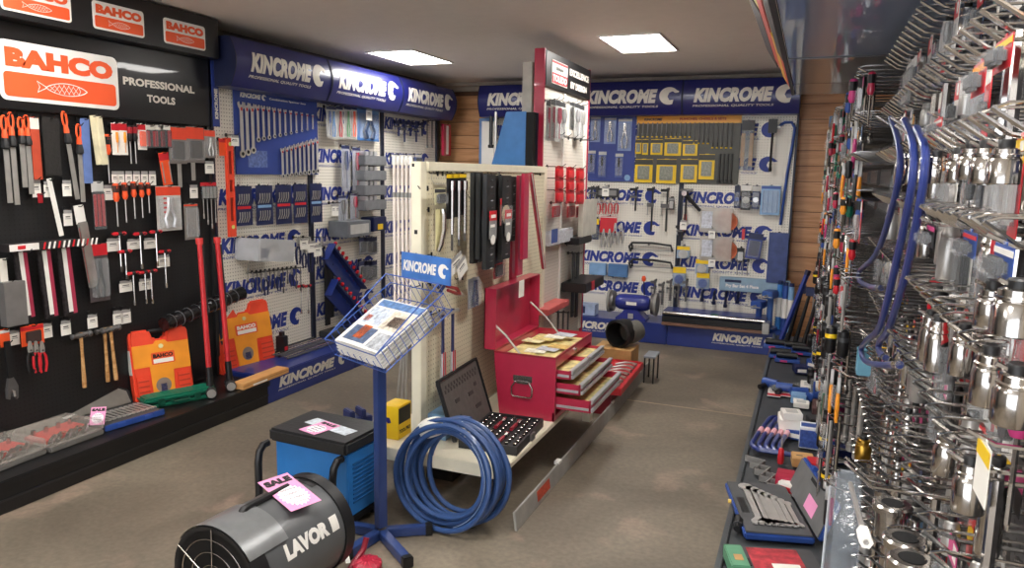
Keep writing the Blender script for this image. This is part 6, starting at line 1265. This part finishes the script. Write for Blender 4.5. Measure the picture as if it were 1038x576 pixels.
# clear large pack high up
rput('pouch', 925, 62, 104, .17, 'large clear pack with dark grey wedge high on the stand', 'pack', 'clear_pack', 0, w=55, wm=.2, band=LGREY, inner=STEEL, n=5)
for i, (px, y0, y1, w, c1, c2, lab) in enumerate(((1020, 35, 70, 25, RED, YELLOW, 'big red and yellow card at the top right corner'), (995, 60, 95, 20, RED, YORANGE, 'red and orange card below the top right hooks'), (952, 118, 138, 22, RED, WHITE, 'red card with white label above big sockets'), (945, 225, 252, 16, BLACK, MAG, 'black and magenta card in the middle of the stand'), (928, 222, 250, 12, BLACK, WHITE, 'narrow black card left of the magenta one'), (985, 232, 262, 20, PBLUE, RED, 'blue card with red edge under the slotted rail'), (1020, 245, 285, 25, PBLUE, WHITE, 'large blue and white card at the right frame edge'), (1000, 445, 520, 14, PAPER, YELLOW, 'long white price card hanging low at the right'))):
    rput('card', px, y0, y1, .19, lab, 'blister pack', 'blister_pack', 0, w=w, wm=.09, card=c1, band=c2, tool='block' if i < 7 else None, tc=CHAR, frac=.35, bub=i < 7)
for i, (px, y0, y1, rad) in enumerate(((1000, 150, 187, .018), (1034, 292, 345, .024), (985, 150, 183, .017), (972, 156, 186, .017), (1020, 150, 187, .018), (918, 155, 188, .022), (936, 160, 186, .020), (1008, 292, 335, .018), (978, 335, 388, .016), (952, 325, 384, .017), (944, 320, 374, .016), (1005, 358, 420, .018), (985, 470, 530, .019), (962, 440, 492, .018), (1032, 378, 440, .020), (925, 155, 187, .018), (950, 158, 186, .018))):
    rput('socket', px, y0, y1, .2, 'big polished chrome socket', 'socket', 'deep_socket', -4 if i % 3 == 0 else 5 if i > 5 else 0, rad=rad, col=CHROME)
    REG.append((COL.objects[-1] if False else [o for o in bpy.data.objects if o.name.startswith('deep_socket')][-1], 'big polished chrome socket', 'right wall, reaching out from hooks', px))
# ================================================================ BASE SHELF STOCK
ZB = .212
def bbox(lab, px, py, wx, wy, h, m, rz=0., name='carton', cat='box', ex=None, z=ZB):
    """px,py = photo point of the centre of its footprint"""
    P = hit(px, py, 2, z); t = thing(name, lab, cat, (P.x, P.y, z), rz)
    part('body', m, t, lambda b: b.bx(-wx/2, wx/2, -wy/2, wy/2, 0, h), bev=.003)
    if ex: ex(t)
    else: part('label', LGREY, t, lambda b: b.bx(-wx*.3, wx*.3, -wy*.3, wy*.3, h, h+.0008))
    return t
bbox('white carton nearest the screw packs on the right base', 820, 400, .11, .16, .07, WHITE)
bbox('white carton stacked left of the blue printed carton', 800, 440, .12, .15, .10, PAPER, .1)
q = bbox('small white lidded box on the white carton', 802, 424, .10, .10, .04, WHITE, .2, z=ZB+.10)
q.location = bpy.data.objects['carton.%03d' % 0].location if False else q.location
bbox('white and blue printed carton at the middle of the right base', 822, 452, .12, .12, .11, mat('#e4e6ea', .5, var=.05), 0, ex=lambda t: [part('blue_print', mat('#3c56a0', .5, var=.3, scale=70), t, lambda b: b.bx(-.058, .058, -.062, -.06, .008, .10)), part('blue_stripe', PBLUE, t, lambda b: b.bx(-.055, .055, -.03, .03, .11, .111))])
bbox('kraft brown carton before the blue printed carton', 813, 471, .10, .10, .045, TAN, .1, ex=lambda t: part('stamp', CHAR, t, lambda b: b.bx(-.03, .0, -.005, .005, .045, .0455)))
bbox('red carton beside the open tan box', 797, 493, .09, .11, .06, CRED, -.05, ex=lambda t: part('seam', DRED, t, lambda b: b.bx(-.045, .045, -.001, .001, .06, .0606)))
t = bbox('open tan box of small clear bags next to the red carton', 815, 495, .08, .10, .035, TAN, 0, ex=lambda t: [part('clear_bag', WRAP, t, lambda b: b.ell((0, .01*i, .042), .03, .03, .012), key=('cbg', i)) for i in range(2)])
bbox('pink topped small carton at the wall side', 838, 462, .06, .07, .09, PBLUE, 0, ex=lambda t: part('pink_top', MAG, t, lambda b: b.bx(-.028, .028, -.033, .033, .09, .092)))
for i in range(5):
    P = hit(786+7*(i % 5), 352+3*(i % 2), 2, ZB); t = thing('grip_tube', 'black grip tube on a blue tray', 'tool', (P.x, P.y-.25*(i % 3), ZB), 0, None, 'far part of right base', i)
    part('tray', PBLUE, t, lambda b: b.bx(-.09, .09, -.06, .06, 0, .02), key='gtt', bev=.003); part('tube', BLACK, t, lambda b: b.cyl((-.08, 0, .045), (.07, 0, .045), .024, n=10), key='gtb'); part('pink_label', MAG, t, lambda b: b.bx(-.05, .0, -.061, -.06, .002, .018), key='gtl')
for i in range(4):
    P = hit(790+i*5, 372, 2, ZB); t = thing('power_tool', 'blue and black power tool on the right base', 'power tool', (-.14+.09*i, 5.0-.06*i, ZB), .4*i-.5, None, 'behind the screw packs', i)
    part('motor', PBLUE, t, lambda b: b.cyl((-.07, 0, .04), (.03, 0, .04), .03, n=12), key='ptm'); part('head', BLACK, t, lambda b: b.lathe([(.028, .03), (.02, .07), (.01, .09)], 12, (0, 0, .04), (1, 0, 0)), key='pth'); part('handle', BLACK, t, lambda b: b.tube([(-.04, 0, .02), (-.05, -.08, .02)], .018, 8), key='ptd')
for i, (px, lab) in enumerate(((785, 'first'), (797, 'second'), (809, 'third'))):
    P = hit(px, 398, 2, ZB); t = thing('blister_pack', '%s of three red and white packs lying on the right base' % lab, 'blister pack', tuple(P), 0, 'red and white packs lying on the right base')
    part('backing_card', WHITE, t, lambda b: b.bx(-.04, .04, -.10, .10, 0, .006), key='fbc'); part('red_end', RED, t, lambda b: b.bx(-.04, .04, -.10, -.05, .006, .0068), key='fbr'); part('grip', mat('#3a3d38', .5), t, lambda b: b.ell((0, .02, .025), .022, .06, .02), key='fbg'); part('clear_bubble', CLEAR, t, lambda b: b.bx(-.034, .034, -.04, .09, .006, .045), key='fbb', bev=.008)
bbox('small white card box in front of the third red and white pack', 812, 412, .09, .09, .03, PAPER)
P0 = hit(782, 448, 2, ZB)
for i in range(5):
    t = thing('curved_handle', 'blue dipped C shaped handle with pink label', 'handle', (-.165+.033*i, P0.y+.02, ZB+.004), math.radians(-8), 'nested blue curved handles', 'nested stack on right base', i)
    part('bar', TB, t, lambda b: b.tube(smooth([Vector(v) for v in ((.03, .30, .035), (.005, .26, .035), (0, .15, .03), (0, -.12, .03), (.01, -.20, .025), (.05, -.23, .02), (.12, -.22, .02))], 3), .012, 8), key='chb'); part('label', mat('#e8b0b8', .5), t, lambda b: b.tube([(0, .0, .031), (0, .07, .031)], .0145, 8), key='chl')
bbox('dark packs pile against the wall behind the white cartons', 832, 420, .10, .20, .06, mat('#5e4444', .5, var=.5, scale=30))
for i in range(7): bbox('small dark red and grey pack', 826+3*(i % 3), 405-9*i, .07, .09, .03+.01*(i % 3), [DRED, CHAR, NAVY, GREY][i % 4], .3*i, name='small_pack', cat='pack'); REG.append(([o for o in bpy.data.objects if o.name.startswith('small_pack')][-1], 'small dark pack', 'right wall foot, behind the cartons', i))
for i in range(5):
    P = hit(765+5*i, 470+7*i, 2, ZB); t = thing('angle_bracket', 'grey steel angle bracket', 'bracket', tuple(P), -.3, 'grey angle brackets', 'pile on right base', i)
    part('arm', STEEL, t, lambda b: [b.bx(-.05, .05, 0, .005, 0, .03), b.bx(.045, .05, -.11, 0, 0, .03)], key='abr', smooth=False); part('end', DSTEEL, t, lambda b: b.bx(.04, .055, -.125, -.11, 0, .03), key='abe')
P = hit(791, 470, 2, ZB); t = thing('screwdriver', 'small red screwdriver standing by the kraft carton', 'screwdriver', tuple(P), 0); part('handle', RED, t, lambda b: b.lathe([(.014, 0), (.016, .02), (.013, .07), (.008, .08)], 10)); part('shaft', STEEL, t, lambda b: b.cyl((0, 0, .08), (0, 0, .13), .004, n=6))
# open blue spanner case
pa, pb, pc = hit(755, 540, 2, ZB+.03), hit(833, 546, 2, ZB+.03), hit(768, 492, 2, ZB+.03)
rzc = math.atan2(pb.y-pa.y, pb.x-pa.x); wc = (pb-pa).length*.92; hc = (pc-pa).length
t = thing('spanner_case', 'open blue case with seven spanners in grey foam', 'tool case', (pa.x, pa.y, ZB), rzc)
part('shell', PBLUE, t, lambda b: b.bx(0, wc, 0, hc, 0, .028), bev=.006); part('foam', mat('#4d4e50', .6), t, lambda b: b.bx(.006, wc-.006, .006, hc-.006, .026, .034), bev=.002)
for i in range(7):
    Ls = hc*(.80-.055*i)
    s = part('spanner', SPAN, t, lambda b: b.prism(spanner_poly(Ls, 1.1), -.004, .002, Matrix.Rotation(math.radians(-90), 4, 'X')), key=('cs', i)); s.location = (.075+(wc-.12)*i/6, hc*.12, .040); s.rotation_euler = (0, 0, PI)
    part('slot', BLACK, t, lambda b: b.bx(-.007, .007, .01, Ls*.9, .0341, .0346), key=('csl', i), loc=(.075+(wc-.12)*i/6, hc*.12, 0), smooth=False)
part('cutout', BLACK, t, lambda b: b.bx(.02, .05, hc*.35, hc*.65, .0341, .0346), smooth=False)
ML = Matrix.Translation((wc+.005, 0, .02)) @ Matrix.Rotation(math.radians(-70), 4, 'Y')
part('lid', PBLUE, t, lambda b: b.bx(0, wc*.62, 0, hc, -.028, -.004, ML), bev=.006); part('lid_foam', mat('#6b6c6c', .6), t, lambda b: b.bx(.008, wc*.62-.008, .008, hc-.008, -.004, 0, ML))
for yy in (.2, .7): part('latch', PBLUE, t, lambda b: b.bx(wc*.6, wc*.62+.015, hc*yy-.015, hc*yy+.015, -.024, -.004, ML), bev=.002)
part('handle_cutout', SBLACK, t, lambda b: b.bx(wc*.5, wc*.56, hc*.38, hc*.6, .0002, .001, ML))
part('pink_card', PINK, t, lambda b: b.bx(.03, .09, hc*.25, hc*.5, .0005, .002, ML))
pa = hit(752, 600, 2, ZB); pb = hit(845, 606, 2, ZB); rzc = math.atan2(pb.y-pa.y, pb.x-pa.x); wc2 = (pb-pa).length; pd = hit(762, 556, 2, ZB+.03); hc2 = (Vector((pd.x, pd.y, 0))-Vector((pa.x, pa.y, 0))).length*.95
t = thing('tool_case', 'dark grey case with red printed sleeve at the bottom edge', 'tool case', (pa.x, pa.y, ZB), rzc)
part('shell', mat('#4a4b4d', .5), t, lambda b: b.bx(0, wc2, 0, hc2, 0, .04), bev=.006); part('red_sleeve', mat('#b83a44', .4, var=.5, scale=25), t, lambda b: b.bx(wc2*.2, wc2*.8, .02, hc2*.93, .040, .0415)); part('white_panel', PAPER, t, lambda b: b.bx(wc2*.42, wc2*.74, .03, hc2*.5, .0415, .042)); part('lettering', BLACK, t, lambda b: b.add([(wc2*.66+y*.03, .05+x*.02, .0424) for x, y in [(a, -c) for a, c in letters('55', .05)[0]]], letters('55', .05)[1][::1]), smooth=False)
part('latch', BLACK, t, lambda b: b.bx(wc2*.1, wc2*.18, hc2*.4, hc2*.6, .04, .043))
P = hit(741, 572, 2, ZB); t = thing('green_case', 'small green box at the near left corner of the right base', 'box', tuple(P), rzc); part('body', MINT, t, lambda b: b.bx(-.02, .045, -.10, .05, 0, .05), bev=.004); part('cap', mat('#4a7a5c', .5), t, lambda b: b.bx(-.018, .043, .05, .06, .005, .045)); part('label', TAN, t, lambda b: b.bx(.0, .03, -.06, -.02, .05, .051))
P = hit(747, 505, 2, ZB+.03); t = thing('plastic_grip', 'yellow plastic handle poking over the base edge', 'handle', (P.x, P.y, ZB+.012), .1); part('handle', mat('#e8c456', .4), t, lambda b: b.tube([(-.035, 0, 0), (0, 0, 0), (.035, 0, .0)], [.009, .011, .010], 8)); part('ferrule', STEEL, t, lambda b: b.tube([(.035, 0, 0), (.05, 0, 0)], .007, 8))
P = hit(748, 535, 2, ZB); t = thing('rubber_boot', 'black rubber piece left of the spanner case', 'rubber part', tuple(P), 0); part('body', BLACK, t, lambda b: b.tube([(0, -.05, .018), (0.005, 0, .022), (-.005, .06, .018)], [.014, .02, .012], 8)); part('rib', CHAR, t, lambda b: b.tube([(0, -.03, .019), (0, -.022, .019)], .021, 8))
for i in range(6):
    t = thing('dark_tool', 'black tool leaning at far end of right base', 'tool', (-.10+.06*i, 6.5-.12*i, ZB), 0, None, 'by the back wall', i); part('shaft', BLACK, t, lambda b: b.tube([(0, 0, 0), (.05, .02, .25), (.09, .03, .45)], [.02, .014, .012], 8), key='dtl'); part('head', DBLUE, t, lambda b: b.bx(.06, .12, .0, .06, .43, .50), key='dth', bev=.004)
P = hit(800, 330, 0, -.12)
t = thing('blue_bar', 'long blue flat bar leaning at the far end of the right base', 'bar', (-.16, 6.3, ZB), 0); part('bar', BLUE, t, lambda b: b.tube([(0, 0, 0), (.18, .1, .62)], .02, 4)); part('end', NAVY, t, lambda b: b.tube([(.175, .098, .6), (.185, .102, .64)], .023, 4))

for i in range(14):
    c = [WHITE, RED, DBLUE, PBLUE, CHAR, MAG, LBLUE][i % 7]; n_ = ['white', 'red', 'dark blue', 'blue', 'charcoal', 'magenta', 'pale blue'][i % 7]
    y = 3.35+.24*i; bx_ = -.12+.10*(i % 3)
    t = thing('small_carton', n_+' small carton on the right base', 'carton', (bx_+.14, y+.03*(i % 2), ZB), .25*((i*7) % 5)-.5, None, 'right wall foot', -y)
    part('body', c, t, lambda b: b.bx(-.045, .045, -.05, .05, 0, .05+.012*(i % 3)), key=('smc', i % 3), bev=.003); part('label', PAPER if c is not WHITE else RED, t, lambda b: b.bx(-.03, .03, -.0515, -.05, .012, .035), key='sml')
# ================================================================ labels: ranks among look-alikes
ORD = ['first', 'second', 'third', 'fourth', 'fifth', 'sixth', 'seventh', 'eighth', 'ninth', 'tenth', 'eleventh', 'twelfth']
def ordn(i): return ORD[i] if i < 12 else '%dth' % (i+1) if (i+1) % 10 not in (1, 2, 3) or (i+1) in (11, 12, 13) else '%d%s' % (i+1, {1: 'st', 2: 'nd', 3: 'rd'}[(i+1) % 10])
buckets = {}
for o, lab, where, order in REG: buckets.setdefault((lab, where), []).append((order, o))
for (lab, where), L_ in buckets.items():
    L_.sort(key=lambda q: q[0]); ref = 'far end' if where.startswith('right wall') else 'left'
    for i, (_, o) in enumerate(L_):
        if where.startswith('right wall'): where2 = where
        else: where2 = where
        o['label'] = '%s %s' % (lab, where2) if len(L_) == 1 else '%s, %s from %s, %s' % (lab, ordn(i), ref, where2)
        if len(L_) > 1 and 'group' not in o: o['group'] = '%s %s' % (lab, where2)
n = sum(1 for o in bpy.data.objects)
print('OBJECTS', n, 'TOP', sum(1 for o in bpy.data.objects if not o.parent), 'MAXWORDS', max(len(o['label'].split()) for o in bpy.data.objects if 'label' in o))

for o in bpy.data.objects:
    if 'label' in o and len(o['label'].split()) > 16: print('LONG', o.name, o['label'])
